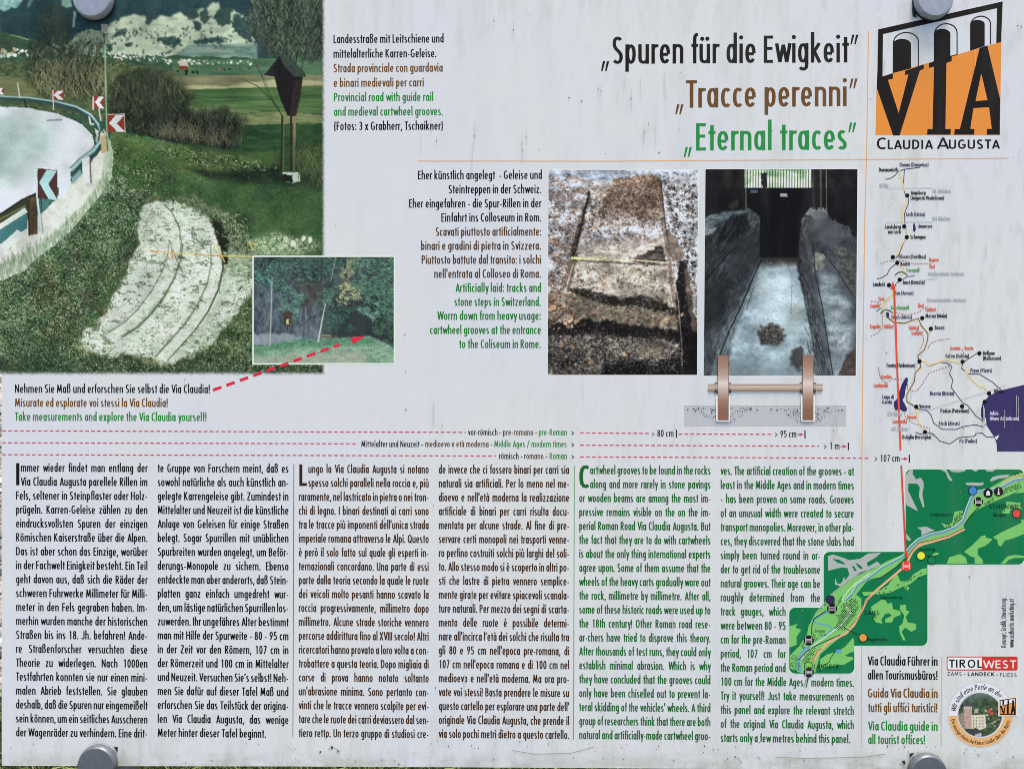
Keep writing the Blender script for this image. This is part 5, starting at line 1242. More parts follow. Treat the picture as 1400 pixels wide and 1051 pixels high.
COLS = [
 (22.0, 201.5, 644.5, 1005.9, BLACK, 'first black German text column', 'I', (28.6, 28.6), """mmer wieder findet man entlang der
Via Claudia Augusta parellele Rillen im
Fels, seltener in Steinpflaster oder Holz-
prügeln. Karren-Geleise zählen zu den
eindrucksvollsten Spuren der einzigen
Römischen Kaiserstraße über die Alpen.
Das ist aber schon das Einzige, worüber
in der Fachwelt Einigkeit besteht. Ein Teil
geht davon aus, daß sich die Räder der
schweren Fuhrwerke Millimeter für Milli-
meter in den Fels gegraben haben. Im-
merhin wurden manche der historischen
Straßen bis ins 18. Jh. befahren! Ande-
re Straßenforscher versuchten diese
Theorie zu widerlegen. Nach 1000en
Testfahrten konnten sie nur einen mini-
malen Abrieb feststellen. Sie glauben
deshalb, daß die Spuren nur eingemeißelt
sein können, um ein seitliches Ausscheren
der Wagenräder zu verhindern. Eine drit-"""),
 (215.7, 394.3, 645.2, 1006.4, BLACK, 'second black German text column', None, None, """te Gruppe von Forschern meint, daß es
sowohl natürliche als auch künstlich an-
gelegte Karrengeleise gibt. Zumindest in
Mittelalter und Neuzeit ist die künstliche
Anlage von Geleisen für einige Straßen
belegt. Sogar Spurrillen mit unüblichen
Spurbreiten wurden angelegt, um Beför-
derungs-Monopole zu sichern. Ebenso
entdeckte man aber anderorts, daß Stein-
platten ganz einfach umgedreht wur-
den, um lästige natürlichen Spurrillen los-
zuwerden. Ihr ungefähres Alter bestimmt
man mit Hilfe der Spurweite - 80 - 95 cm
in der Zeit vor den Römern, 107 cm in
der Römerzeit und 100 cm in Mittelalter
und Neuzeit. Versuchen Sie’s selbst! Neh-
men Sie dafür auf dieser Tafel Maß und
erforschen Sie das Teilstück der origina-
len Via Claudia Augusta, das wenige
Meter hinter dieser Tafel beginnt.|147.8"""),
 (408.6, 586.0, 646.2, 1006.7, DB, 'first brown Italian text column', 'L', (421.7, 421.7), """ungo la Via Claudia Augusta si notano
spesso solchi paralleli nella roccia e, più
raramente, nel lastricato in pietra o nei tron-
chi di legno. I binari destinati ai carri sono
tra le tracce più imponenti dell'unica strada
imperiale romana attraverso le Alpi. Questo
è però il solo fatto sul quale gli esperti in-
ternazionali concordano. Una parte di essi
parte dalla teoria secondo la quale le ruote
dei veicoli molto pesanti hanno scavato la
roccia progressivamente, millimetro dopo
millimetro. Alcune strade storiche vennero
percorse addirittura fino al XVIII secolo! Altri
ricercatori hanno provato a loro volta a con-
trobattere a questa teoria. Dopo migliaia di
corse di prova hanno notato soltanto
un'abrasione minima. Sono pertanto con-
vinti che le tracce vennero scolpite per evi-
tare che le ruote dei carri deviassero dal sen-
tiero retto. Un terzo gruppo di studiosi cre-"""),
 (600.0, 778.0, 646.9, 1007.8, DB, 'second brown Italian text column', None, None, """de invece che ci fossero binari per carri sia
naturali sia artificiali. Per lo meno nel me-
dioevo e nell'età moderna la realizzazione
artificiale di binari per carri risulta docu-
mentata per alcune strade. Al fine di pre-
servare certi monopoli nei trasporti venne-
ro perfino costruiti solchi più larghi del soli-
to. Allo stesso modo si è scoperto in altri po-
sti che lastre di pietra vennero semplice-
mente girate per evitare spiacevoli scanala-
ture naturali. Per mezzo dei segni di scarta-
mento delle ruote è possibile determi-
nare all'incirca l’età dei solchi che risulta tra
gli 80 e 95 cm nell'epoca pre-romana, di
107 cm nell'epoca romana e di 100 cm nel
medioevo e nell'età moderna. Ma ora pro-
vate voi stessi! Basta prendere le misure su
questo cartello per esplorare una parte dell'
originale Via Claudia Augusta, che prende il
via solo pochi metri dietro a questo cartello."""),
 (792.0, 971.2, 647.9, 1009.4, DG, 'first green English text column', 'C', (806.8, 806.8), """artwheel grooves to be found in the rocks
along and more rarely in stone pavings
or wooden beams are among the most im-
pressive remains visible on the on the im-
perial Roman Road Via Claudia Augusta. But
the fact that they are to do with cartwheels
is about the only thing international experts
agree upon. Some of them assume that the
wheels of the heavy carts gradually wore out
the rock, millimetre by millimetre. After all,
some of these historic roads were used up to
the 18th century! Other Roman road rese-
ar-chers have tried to disprove this theory.
After thousands of test runs, they could only
establish minimal abrasion. Which is why
they have concluded that the grooves could
only have been chiselled out to prevent la-
teral skidding of the vehicles' wheels. A third
group of researchers think that there are both
natural and artificially-made cartwheel groo-"""),
 (985.4, 1167.2, 648.9, 1013.4, DG, 'second green English text column running round the map', None, None, """ves. The artificial creation of the grooves - at
least in the Middle Ages and in modern times
- has been proven on some roads. Grooves
of an unusual width were created to secure
transport monopolies. Moreover, in other pla-
ces, they discovered that the stone slabs had
simply been turned round in or-|135.7
der to get rid of the troublesome|135.7
natural grooves. Their age can be|135.7
roughly determined from the|135.7
track gauges, which|88.6
were between 80 - 95|88.6
cm for the pre-Roman|88.6
period, 107 cm for|88.6
the Roman period and|88.6
100 cm for the Middle Ages / modern times.
Try it yourself! Just take measurements on
this panel and explore the relevant stretch
of the original Via Claudia Augusta, which
starts only a few metres behind this panel.|176.8"""),
]
for x0, x1, ya, yb, col, lab, ini, ind, body in COLS:
    p = Print(.0001)
    lines = body.split('\n')
    nl = len(lines)
    nat = sorted((sum(advance(ch) for ch in s if ch != ' ') - SB + .24 * s.count(' ')) * 11.25 for s in lines if '|' not in s)
    sxc = min(1.12, (x1 - x0) / nat[int(len(nat) * .72)])
    for i, s in enumerate(lines):
        y = ya + (yb - ya) * i / (nl - 1)
        xa, xb = x0, x1
        short = False
        if '|' in s: s, wd = s.split('|'); xb = x0 + float(wd); short = True
        if ini and i < 2: xa = ind[i]
        last = i == nl - 1 and short
        p.text(s, xa, y, 11.25, col, x1=xb, sx=sxc, justify=not last, bold=1.12)
    o = p.build('text_column', board, lab)
    if ini:
        q = Print(.0001)
        cap = 29.5
        ybase = ya + (yb - ya) / (nl - 1) - .4
        if ini == 'I': q.rect(x0 + .1, 632.8, x0 + 4.6, 663, col)
        elif ini == 'L': q.poly([(x0 + .6, 634.5), (x0 + 4.8, 634.5), (x0 + 4.8, 660), (x0 + 11, 660), (x0 + 11, 664), (x0 + .6, 664)], col)
        else: q.text('C', x0 + .3, ybase, 30.5, col, x1=x0 + 13.2, bold=1.25)
        q.build('initial_letter', o)

# ---- the life-size gauge lines
RED = (196, 62, 84)
def gauge(rows, dash, arrow, y_txt, lab):
    p = Print(.0001)
    for s, a, b_, col in rows: p.text(s, a, y_txt, 8.5, col, x1=b_)
    for x0, y0, x1, y1 in dash: p.dashes([(x0, y0), (x1, y1)], 1.5, RED, 5.4, 2.7)
    if arrow:
        xs, y, xb, txt, ta, tb, gx = arrow
        if xs is not None:
            p.line([(xs, y), (xb - 6, y)], 1.2, RED); p.poly([(xb - 7.5, y - 2.2), (xb - 1.4, y), (xb - 7.5, y + 2.2)], RED)
        p.rect(xb - .8, y - 5.6, xb + .8, y + 5.2, BLACK)
        p.text(txt, ta, y + 3.7, 9.2, BLACK, x1=tb); p.text('>', gx, y + 3.4, 9.0, BLACK, x1=gx + 4.6, bold=.8)
    p.build('gauge_line', board, lab)
gauge([('vor-römisch', 640, 680.2, BLACK), ('-', 682.2, 685.6, BLACK), ('pre-romano', 687.7, 729.1, BROWN), ('-', 731.5, 734.8, BROWN), ('pre-Roman', 736.6, 775.1, G3), ('>', 780.8, 785.4, BLACK)],
      [(3, 588.7, 637, 590.8), (793, 591.3, 888, 592.3)], (None, 592.9, 924.8, '80 cm', 898.5, 920.8, 890.5), 594.8, 'red dashed pre-Roman gauge line of 80 centimetres')
gauge([], [(927.6, 593.1, 1056, 593.5)], (1089.5, 593.8, 1100.6, '95 cm', 1066.9, 1088.8, 1058.9), 594.9, 'red dashed gauge line of 95 centimetres')
gauge([('Mittelalter und Neuzeit', 494, 573.4, BLACK), ('-', 575.6, 579, BLACK), ('medioevo e età moderna', 581.4, 668, BROWN), ('-', 670.4, 673.6, BROWN), ('Middle Ages / modern times', 675.7, 774.6, G3), ('>', 780.6, 785.2, BLACK)],
      [(3, 605.0, 490, 606.4), (793, 608.3, 1120.4, 609.6)], (1148.8, 610.1, 1159.8, '1 m', 1134, 1147.8, 1125.8), 610.8, 'red dashed gauge line of one metre')
gauge([('römisch', 682.3, 709.1, BLACK), ('-', 711.4, 714.8, BLACK), ('romano', 716.6, 743.1, BROWN), ('-', 745.6, 748.8, BROWN), ('Roman', 751.4, 775.1, G3), ('>', 780.9, 785.5, BLACK)],
      [(3, 621.3, 678, 623.0), (793, 624.3, 1190, 626.1)], (1231.5, 626.9, 1243.2, '107 cm', 1203.2, 1230, 1195.2), 627.3, 'red dashed Roman gauge line of 107 centimetres')

# ---- rules
ORG = (226, 164, 104)
def rule(pts, w, col, lab=None):
    p = Print(.00005); p.line(pts, w, col); p.build('rule', board, lab)
rule([(401.8, 634), (400.5, 1007)], 1.0, (120, 84, 56)); rule([(785.2, 636.5), (784.2, 1010)], 1.0, (60, 140, 80))
rule([(1187.4, 43), (1184.8, 217), (1182.3, 300), (1179.9, 480), (1178.3, 640), (1178.1, 754)], 1.2, ORG); rule([(1177.9, 884), (1177.8, 1015)], 1.5, (224, 168, 130))
rule([(1287.6, 898), (1286.8, 1018)], 1.5, (224, 168, 130)); rule([(571, 220.3), (840, 220.4), (1180, 218.2), (1378, 216.4)], 1.1, ORG)

# ---- dashed red arrow to the inset
p = Print(.00014)
dx, dy = 18.33, -6.56
u = Vector((dx, dy)).normalized(); nn = Vector((-u.y, u.x)) * 2.0
for i in range(10):
    a = Vector((291.2 + dx * i, 533.2 + dy * i)); b_ = a + u * (12.2 if i < 9 else 9)
    p.add([tuple(a + nn), tuple(b_ + nn), tuple(b_ - nn), tuple(a - nn)], [(0, 1, 2, 3)], (208, 44, 66))
a = Vector((499.6, 459.2)); b_ = a - u * 20
p.add([tuple(a), tuple(b_ + nn * 2.5), tuple(b_ - nn * 2.5)], [(0, 1, 2)], (208, 44, 66))
p.build('arrow', board, 'dashed red arrow pointing into the inset photograph')

# ---- wheel and axle drawing
p = Print(.00012)
p.rect(935, 555, 1156.8, 582, (182, 184, 190)); p.line([(935, 555.3), (1156.8, 555.3)], .7, (120, 120, 124))
rr = random.Random(3)
for cx, sgn in ((935, 1), (981, -1), (995, 1), (1097, -1), (1111, 1)): pass
for cx in (988, 1104):
    for k in range(150):
        d = abs(rr.gauss(0, 1)) * 16 + 9
        s_ = rr.choice((-1, 1)); x = cx + s_ * d; ymax = 579 - max(0, d - 12) * .75
        if ymax < 558 or x < 938 or x > 1154: continue
        y = rr.uniform(557, ymax); r = rr.uniform(.3, .75)
        p.disc(x, y, r, rr.choice(((30, 28, 28), (70, 68, 70), (110, 110, 114))), 5)
for x, y in ((940, 559.7), (948, 559), (955, 558), (950.5, 562), (973.5, 560.5), (1054, 559.5), (1062, 560.5), (1078, 567.5), (1131, 557.5), (1146, 561), (1151, 560.5), (1026, 560), (1035, 560)):
    p.disc(x, y, 1.3, (34, 32, 32), 6, ry=.9)
p.z += .00002
for x0, x1 in ((978.6, 998), (1094.6, 1113.8)): p.rrect(x0, 540, x1, 576.2, 3, (228, 226, 226))
AX = [(525.2, (110, 84, 68)), (526.8, (184, 164, 148)), (529, (196, 180, 168)), (534.8, (134, 104, 86))]
p.vgrad(967.9, 1124.3, AX)
for x0, x1 in ((976.5, 981.5), (995.3, 999.5), (1092.8, 1097.3), (1111, 1115.4)):
    p.vgrad(x0, x1, [(523.2, (60, 54, 50)), (526, (170, 160, 150)), (529, (176, 168, 160)), (534, (80, 70, 62)), (537, (44, 40, 38))])
for x0, x1 in ((981.2, 995.6), (1097, 1111.3)):
    p.vgrad(x0, x1, [(485.8, (146, 112, 96)), (500, (158, 126, 110)), (515, (184, 160, 148)), (524, (214, 202, 196)), (531, (196, 176, 164)), (545, (158, 124, 106)), (560, (134, 98, 80)), (574, (132, 96, 78))])
    p.line([(x0, 485.8), (x1, 485.8), (x1, 574), (x0, 574), (x0, 485.8)], .6, (110, 84, 70))
p.build('wheel_drawing', board, 'brown wheel pair on an axle standing in grey ground')

# ---- logo
f = lambda pts: [(1180 + x / 5.0045, y / 5.0045) for x, y in pts]
OR, BK = (226, 140, 62), (30, 26, 22)
p = Print(.0001)
p.poly(f([(85, 925), (92, 600), (110, 530), (136, 522), (945, 288), (936, 925)]), OR)
p.poly(f([(103, 203), (955, 12), (944, 290), (911, 298), (916, 58), (136, 235), (133, 526), (97, 536)]), BK)
p.poly(f([(97, 500), (133, 526), (203, 502), (205, 540), (170, 549), (243, 775), (310, 511), (287, 515), (287, 487), (415, 442), (415, 472), (388, 486), (250, 928), (205, 928), (93, 603)]), BK)
def door(x0, x1, ytop, yl, yr, ry):
    cx, rx = (x0 + x1) / 2, (x1 - x0) / 2
    pts = [(x0, yl)] + [(cx - rx * math.cos(math.pi * i / 10), ytop + ry - ry * math.sin(math.pi * i / 10)) for i in range(11)] + [(x1, yr)]
    p.poly(f(pts), BK)
def hood(x0, x1, ytop, yl, yr, ry, skew=0):
    cx, rx = (x0 + x1) / 2, (x1 - x0) / 2
    pts = [(cx - rx * math.cos(math.pi * i / 14), ytop + ry - ry * math.sin(math.pi * i / 14) - skew * i / 14) for i in range(15)] + [(x1, yr)]
    p.line(f([(x0, yl)] + pts), 1.5, BK)
door(203, 328, 268, 502, 470, 36); hood(207, 378, 228, 330, 452, 68, 8)
p.poly(f([(203, 470), (328, 440), (330, 466), (203, 502)]), BK)
door(484, 597, 199, 440, 385, 34); hood(489, 643, 168, 270, 378, 66, 8)
door(732, 832, 138, 350, 316, 28); hood(736, 872, 117, 200, 306, 56, 8)
p.poly(f([(450, 435), (485, 421), (597, 384), (643, 372), (640, 380), (606, 388), (606, 420), (570, 433), (563, 885), (600, 885), (598, 923), (437, 923), (440, 885), (475, 885), (485, 458), (450, 467)]), BK)
p.poly(f([(797, 330), (850, 313), (937, 680), (935, 923), (845, 923), (847, 883), (880, 883), (862, 735), (755, 741), (733, 883), (762, 885), (760, 923), (622, 923), (627, 885), (662, 885)]), BK)
p.poly(f([(808, 505), (851, 687), (769, 693)]), OR)
logo = p.build('logo', board, 'orange and black arched VIA logo')
p = Print(.0001)
def sans(p, s, x0, x1, y, cap, col, bold=1.0, y1=None): p.text(s, x0, y, cap, col, x1=x1, y1=y1 if y1 is not None else y, bold=bold)
sans(p, 'C', 1198, 1211.5, 204.0, 15.5, BK, 1.4); sans(p, 'LAUDIA', 1213.4, 1274.5, 203.8, 12.4, BK, 1.55)
sans(p, 'A', 1280, 1296.5, 203.8, 15.8, BK, 1.4); sans(p, 'UGUSTA', 1297, 1366, 203.4, 12.2, BK, 1.55)
p.build('lettering', logo)

# ---- route map
Af = lambda pts: [(1170 + x / 6.087, 200 + y / 6.087) for x, y in pts]
Bf = lambda pts: [(1170 + x / 6.087, 340 + y / 6.087) for x, y in pts]
Cf = lambda pts: [(1170 + x / 6.087, 470 + y / 6.087) for x, y in pts]
p = Print(.0001)
NAVY, RIV, ROAD, GRY = (52, 44, 92), (62, 66, 96), (232, 200, 140), (188, 194, 202)
# motorways
for pts in (Af([(250, 352), (390, 352), (640, 348)]), Af([(250, 636), (400, 632), (640, 630)]), Bf([(380, 290), (560, 262), (680, 245)]), Bf([(695, 465), (650, 600), (600, 760), (540, 900)]),
            Cf([(540, 30), (470, 320), (450, 500), (447, 830)]), Cf([(450, 580), (620, 545), (900, 460), (1250, 345)])): p.line(pts, 2.0, GRY)
sea = Cf([(1215, 385), (1400, 340), (1420, 335), (1420, 895), (1175, 895), (1172, 830), (1150, 770), (1090, 680), (1085, 640), (1060, 640), (1042, 600), (1042, 540), (1056, 490), (1080, 465), (1110, 430)])
p.poly(sea, (58, 50, 98))
p.poly(Cf([(1060, 640), (1082, 612), (1085, 650)]), (214, 216, 226)); p.poly(Cf([(1150, 770), (1190, 752), (1192, 765), (1172, 800)]), (214, 216, 226))
for pts in (Af([(245, 276), (290, 268), (330, 240), (350, 212), (405, 192), (470, 185), (535, 176)]), Af([(405, 195), (395, 330), (410, 395), (438, 440), (440, 470), (405, 560), (410, 660), (430, 730), (425, 760), (395, 810), (360, 900), (330, 935)]),
            Bf([(335, 125), (285, 165), (260, 215), (210, 245), (175, 250)]), Bf([(380, 262), (430, 232), (488, 226)]), Bf([(365, 258), (330, 300), (305, 385), (250, 435), (215, 490), (170, 522)]),
            Cf([(590, 172), (600, 185), (640, 175), (700, 152), (760, 160), (800, 190), (780, 250), (808, 300), (793, 360), (840, 425), (890, 490), (930, 510), (1000, 600), (1060, 642)]),
            Cf([(890, 150), (880, 205), (940, 250), (1030, 252), (1140, 320), (1215, 388)]), Cf([(905, 145), (960, 110), (1010, 76)]), Cf([(510, 540), (590, 552), (625, 590), (650, 660), (720, 710), (830, 712), (900, 685), (1000, 672), (1060, 690), (1090, 662)]),
            Cf([(495, 735), (540, 750), (580, 735), (640, 745), (700, 808), (780, 832), (860, 778), (990, 768), (1000, 745), (1050, 740), (1090, 775), (1150, 775), (1190, 755)])): p.line(pts, 1.1, RIV)
spine = Bf([(340, 120), (400, 165), (405, 195), (380, 215), (375, 255)])
for pts in (Af([(362, 205), (395, 330), (425, 410), (430, 450), (388, 530), (385, 600), (400, 660), (430, 735), (420, 760), (380, 820), (350, 900), (312, 922)]), spine, Bf([(305, 290), (310, 385), (262, 432), (215, 492)]),
            Bf([(225, 500), (255, 540), (310, 600), (400, 625), (520, 582), (545, 640), (600, 700), (598, 760), (570, 840), (520, 890), (528, 930)]), Cf([(530, 140), (550, 200), (500, 240), (492, 310), (430, 420), (430, 480), (500, 520)]),
            Cf([(500, 525), (512, 600), (530, 670), (578, 730)]), Cf([(545, 140), (590, 150), (600, 180), (700, 148), (740, 130), (830, 152), (885, 165)]), Cf([(895, 195), (940, 270), (1020, 350), (1075, 365), (1105, 412)])): p.line(pts, 2.0, ROAD)
p.line(Bf([(520, 578), (545, 640), (600, 705), (598, 760), (570, 840), (515, 890), (528, 935)]), 1.2, (92, 76, 62)); p.line(Cf([(530, 140), (540, 190), (495, 240), (488, 310), (425, 420), (425, 480), (500, 525)]), 1.2, (92, 76, 62))
p.line(Bf([(262, 570), (315, 612), (400, 620), (520, 578)]), 1.2, (92, 76, 62))
p.line(Bf([(325, 222), (350, 200), (380, 192), (410, 205), (430, 222)]), 1.5, (70, 100, 56)); p.line(Bf([(205, 542), (225, 515), (255, 506), (290, 520), (312, 540)]), 1.5, (70, 100, 56))
BOR = (160, 84, 70)
for pts in (Bf([(205, 126), (260, 104), (340, 96), (420, 104), (480, 128), (640, 124)]), Bf([(125, 436), (190, 444), (215, 470)]), Bf([(220, 530), (220, 660), (180, 700), (125, 728)]), Bf([(330, 530), (430, 552), (520, 530), (605, 470)]),
            Bf([(500, 685), (555, 690), (565, 770), (540, 828)]), Bf([(600, 830), (620, 790), (680, 762), (785, 748)]), Cf([(188, 195), (200, 270), (250, 330), (310, 290), (400, 298), (430, 330), (432, 380), (500, 398), (550, 340), (610, 240), (700, 210), (780, 185), (800, 150)]),
            Cf([(400, 570), (415, 615), (460, 650), (570, 690), (620, 700), (610, 740), (680, 780)]), Cf([(888, 45), (900, 85)])): p.dashes(pts, 1.0, BOR, 2.6, 1.7)
p.poly(Cf([(415, 280), (435, 285), (430, 325), (415, 370), (405, 440), (388, 465), (412, 510), (428, 540), (420, 560), (395, 562), (370, 545), (350, 548), (330, 552), (318, 520), (315, 485), (345, 455), (360, 400), (385, 330)]), NAVY)
p.poly(Bf([(252, 530), (270, 525), (280, 550), (272, 575), (255, 570)]), NAVY); p.poly(Af([(478, 645), (492, 645), (500, 690), (488, 716), (475, 700)]), NAVY)
p.line(Bf([(322, 372), (340, 700), (345, 1035)]) + Cf([(372, 885)]), 1.0, (226, 80, 56))
mp_ = p.build('route_map', board, 'map of the Roman road from the Danube to the Adriatic')
p = Print(.0006)
p.line([(1222.2, 392), (1223.6, 430), (1227.2, 520), (1231.2, 615)], 2.6, (214, 84, 58)); p.poly(Bf([(308, 268), (328, 330), (308, 345), (288, 330)]), (214, 72, 48))
p.line([(1232.2, 636), (1235.4, 700), (1238.5, 762)], 2.4, (204, 76, 52))
p.build('pointer_line', mp_)
p = Print(.0006)
for q in (Af([(428, 411), (403, 668), (424, 757), (308, 923)]) + Bf([(345, 118), (365, 258), (276, 303), (553, 577), (624, 666), (530, 937), (888, 940), (1028, 870)]) + Cf([(1108, 412), (503, 523), (884, 519), (576, 733)]) + Cf([(1072, 482)])):
    p = Print(.0006); p.disc(q[0], q[1], 3.0, (18, 14, 14), 14); p.build('town_dot', mp_)
def lab(fn, s, x0, x1, y, col=(26, 22, 22), cap=5.3, bold=1.3):
    p = Print(.0008); q = fn([(x0, y), (x1, y)]); p.text(s, q[0][0], q[0][1], cap, col, x1=q[1][0], y1=q[1][1], bold=bold); p.build('place_name', mp_)
BL, RD, GN, GY = (62, 62, 92), (210, 96, 66), (84, 150, 70), (168, 172, 180)
for a in ((Af, 'Donau (Danuvius)', 365, 605, 170, BL), (Af, 'Donauwörth', 193, 352, 212), (Af, 'A8 Ulm', 193, 270, 342, GY), (Af, 'A8  München', 638, 790, 388, GY), (Af, 'Augsburg', 458, 580, 403), (Af, '(Augusta Vindelicum)', 456, 735, 446),
          (Af, 'Lech (Licius)', 418, 578, 582, BL), (Af, 'A96 München', 634, 785, 618, GY), (Af, 'Landsberg', 243, 374, 686), (Af, 'am Lech', 268, 374, 728), (Af, 'Ammersee', 520, 636, 680, BL), (Af, 'Schongau', 454, 580, 770),
          (Bf, 'Füssen (Foetibus)', 357, 585, 82), (Bf, 'Bayern', 610, 688, 108, RD), (Bf, 'Tirol', 610, 656, 164, RD), (Bf, 'Reutte', 372, 452, 142), (Bf, 'Fernpaß', 424, 530, 194, GN), (Bf, 'Landeck', 143, 244, 312),
          (Bf, 'Inntalautobahn  Innsbruck', 602, 902, 224, GY), (Bf, 'Imst (Umista)', 393, 573, 296), (Bf, 'Inn (Aenus)', 328, 480, 384, BL), (Bf, 'Tirol', 188, 236, 434, RD), (Bf, 'Engadin', 122, 200, 490, RD), (Bf, 'Reschenpaß', 292, 444, 506, GN),
          (Bf, 'Brennerautobahn  Innsbruck', 594, 918, 442, GY), (Bf, 'Tirol', 517, 564, 490, RD), (Bf, 'Südtirol', 578, 663, 522, RD), (Bf, 'Etsch (Atesis)', 297, 468, 584, BL), (Bf, 'Meran (Maia)', 580, 760, 574), (Bf, 'Engadin', 120, 205, 662, RD), (Bf, 'Südtirol', 232, 312, 662, RD),
          (Bf, 'Bozen', 657, 736, 672), (Bf, 'Südtirol', 440, 524, 674, RD), (Bf, 'Trentino', 462, 548, 718, RD), (Bf, 'Trentino', 785, 870, 842, RD), (Bf, 'Veneto', 904, 978, 842, RD), (Bf, 'Feltre (Feltria)', 748, 942, 908), (Bf, 'Belluno', 1058, 1155, 884), (Bf, '(Bellunum)', 1058, 1207, 926),
          (Bf, 'Trento (Tridentum)', 253, 495, 986), (Bf, 'Piave (Plavis)', 954, 1135, 1028, BL), (Cf, 'Trentino', 210, 298, 288, RD), (Cf, 'Lombardia', 150, 268, 360, RD), (Cf, 'Lago di', 222, 316, 456, BL), (Cf, 'Garda', 220, 300, 498, BL), (Cf, 'Brenta (Brinta)', 618, 818, 428, BL),
          (Cf, 'Verona', 528, 620, 534), (Cf, 'Padua (Patavium)', 705, 944, 572), (Cf, 'A70 Milano', 262, 384, 598, GY), (Cf, 'Veneto', 428, 504, 624, RD), (Cf, 'Lombardia', 308, 426, 660, RD), (Cf, 'A45 Modena', 292, 432, 722, GY), (Cf, 'Ostiglia (Hostiglia)', 384, 628, 790),
          (Cf, 'Etsch (Atesis)', 692, 864, 676, BL), (Cf, 'Po (Padus)', 863, 1008, 822, BL), (Cf, 'Adria', 1114, 1184, 592, (196, 192, 214)), (Cf, '(Mare Adriaticum)', 1114, 1358, 636, (196, 192, 214)), (Cf, 'Altinum', 1150, 1230, 408, (28, 24, 34))): lab(*a)

# ---- green local map
D, LG, GR_, PK, BLU = (14, 114, 70), (120, 190, 104), (168, 176, 174), (230, 172, 130), (96, 158, 184)
Df = lambda pts: [(1200 + x / 6.57, 620 + y / 6.57) for x, y in pts]
Ef = lambda pts: [(1060 + x / 5.53, 740 + y / 5.53) for x, y in pts]
Ff = lambda pts: [(1070 + x / 10.5, 830 + y / 10.5) for x, y in pts]
Hf = lambda pts: [(1060 + x / 8.76, 740 + y / 8.76) for x, y in pts]
p = Print(.0001)
HAL = (204, 232, 206)
p.rrect(1237, 640.3, 1401, 772.3, 8, HAL, (1, 1, 1, 0)); p.rrect(1125, 753, 1269, 883.2, 8, HAL, (1, 0, 1, 0)); p.rrect(1078, 829.2, 1169, 921.2, 8, HAL, (1, 0, 1, 1))
p.rrect(1238, 641.3, 1400, 771.3, 8, D, (1, 1, 1, 0)); p.rrect(1126, 754, 1268, 882.2, 8, D, (1, 0, 1, 0)); p.rrect(1079, 830.2, 1168, 920.2, 8, D, (1, 0, 1, 1))
# grey rock
for pts in ([(255, 190), (285, 148), (318, 142), (312, 180), (345, 230), (385, 215), (410, 250), (412, 300), (400, 360), (420, 480), (405, 480), (370, 380), (378, 300), (355, 270), (275, 268), (272, 330), (362, 515), (330, 500), (258, 462), (248, 420), (246, 240)],
            [(560, 140), (615, 140), (640, 190), (672, 240), (655, 246), (630, 220), (608, 165)], [(640, 140), (795, 140), (780, 158), (720, 168), (665, 162)], [(840, 140), (910, 140), (880, 162)], [(960, 140), (1060, 140), (1030, 162), (985, 160)],
            [(1005, 240), (1030, 210), (1080, 195), (1190, 185), (1160, 215), (1080, 225), (1020, 250)], [(785, 262), (850, 258), (955, 262), (940, 285), (870, 288), (800, 280)], [(352, 662), (440, 655), (515, 690), (470, 700), (395, 738), (390, 685)], [(255, 715), (300, 770), (280, 785), (255, 760)]):
    p.poly(Df(pts), GR_)
p.poly(Ef([(397, 108), (440, 98), (500, 118), (560, 140), (640, 130), (700, 90), (800, 84), (760, 118), (690, 160), (700, 190), (770, 150), (800, 180), (650, 230), (540, 300), (500, 340), (470, 332), (530, 290), (560, 250), (545, 200), (500, 195), (400, 220)]), GR_)
for pts in ([(430, 130), (480, 135), (530, 165), (520, 172), (470, 160)], [(575, 180), (600, 190), (615, 220), (600, 225)], [(610, 160), (650, 185), (662, 205), (640, 205), (615, 180)]): p.poly(Ef(pts), D)
p.poly(Ef([(452, 276), (470, 320), (500, 315), (520, 265), (528, 300), (505, 335), (450, 325)]), GR_)
# light green clearings
for pts in ([(775, 880), (850, 820), (930, 740), (965, 730), (975, 755), (1030, 765), (1000, 800), (960, 830), (900, 850), (895, 900), (940, 950), (945, 985), (870, 985), (870, 930), (840, 925)],
            [(1035, 750), (1110, 705), (1290, 620), (1290, 590), (1312, 590), (1312, 720), (1230, 755), (1140, 780), (1110, 830), (1080, 820), (1075, 775)], [(620, 985), (640, 930), (740, 900), (790, 930), (805, 985)],
            [(1105, 985), (1165, 920), (1230, 908), (1310, 915), (1310, 935), (1230, 935), (1180, 950), (1145, 985)], [(1150, 430), (1280, 440), (1300, 500), (1200, 480), (1180, 540), (1110, 530), (1150, 490)], [(1290, 310), (1312, 300), (1312, 350), (1235, 355)],
            [(510, 890), (545, 885), (545, 905), (480, 920)], [(690, 520), (760, 510), (770, 540), (740, 640), (600, 665), (570, 620), (620, 640), (670, 610)]): p.poly(Df(pts), LG)
for pts in ([(905, 255), (925, 250), (945, 300), (1010, 300), (1040, 250), (1110, 205), (1145, 200), (1145, 245), (1080, 270), (1020, 320), (950, 345), (870, 385), (800, 395), (670, 410), (655, 380), (760, 380), (850, 330)], [(985, 330), (1015, 348), (1000, 370), (975, 350)],
            [(725, 490), (800, 440), (830, 440), (850, 470), (880, 460), (890, 510), (945, 525), (945, 555), (900, 570), (880, 610), (830, 610), (830, 585), (880, 560), (860, 540), (830, 545), (800, 590), (810, 620), (760, 610), (740, 580), (765, 555), (725, 530)],
            [(945, 480), (985, 475), (990, 520), (1015, 525), (985, 570), (1000, 610), (1060, 620), (1065, 660), (1030, 680), (980, 650), (955, 680), (985, 745), (965, 745), (940, 690), (935, 640), (960, 620), (975, 560), (940, 510)]): p.poly(Ef(pts), LG)
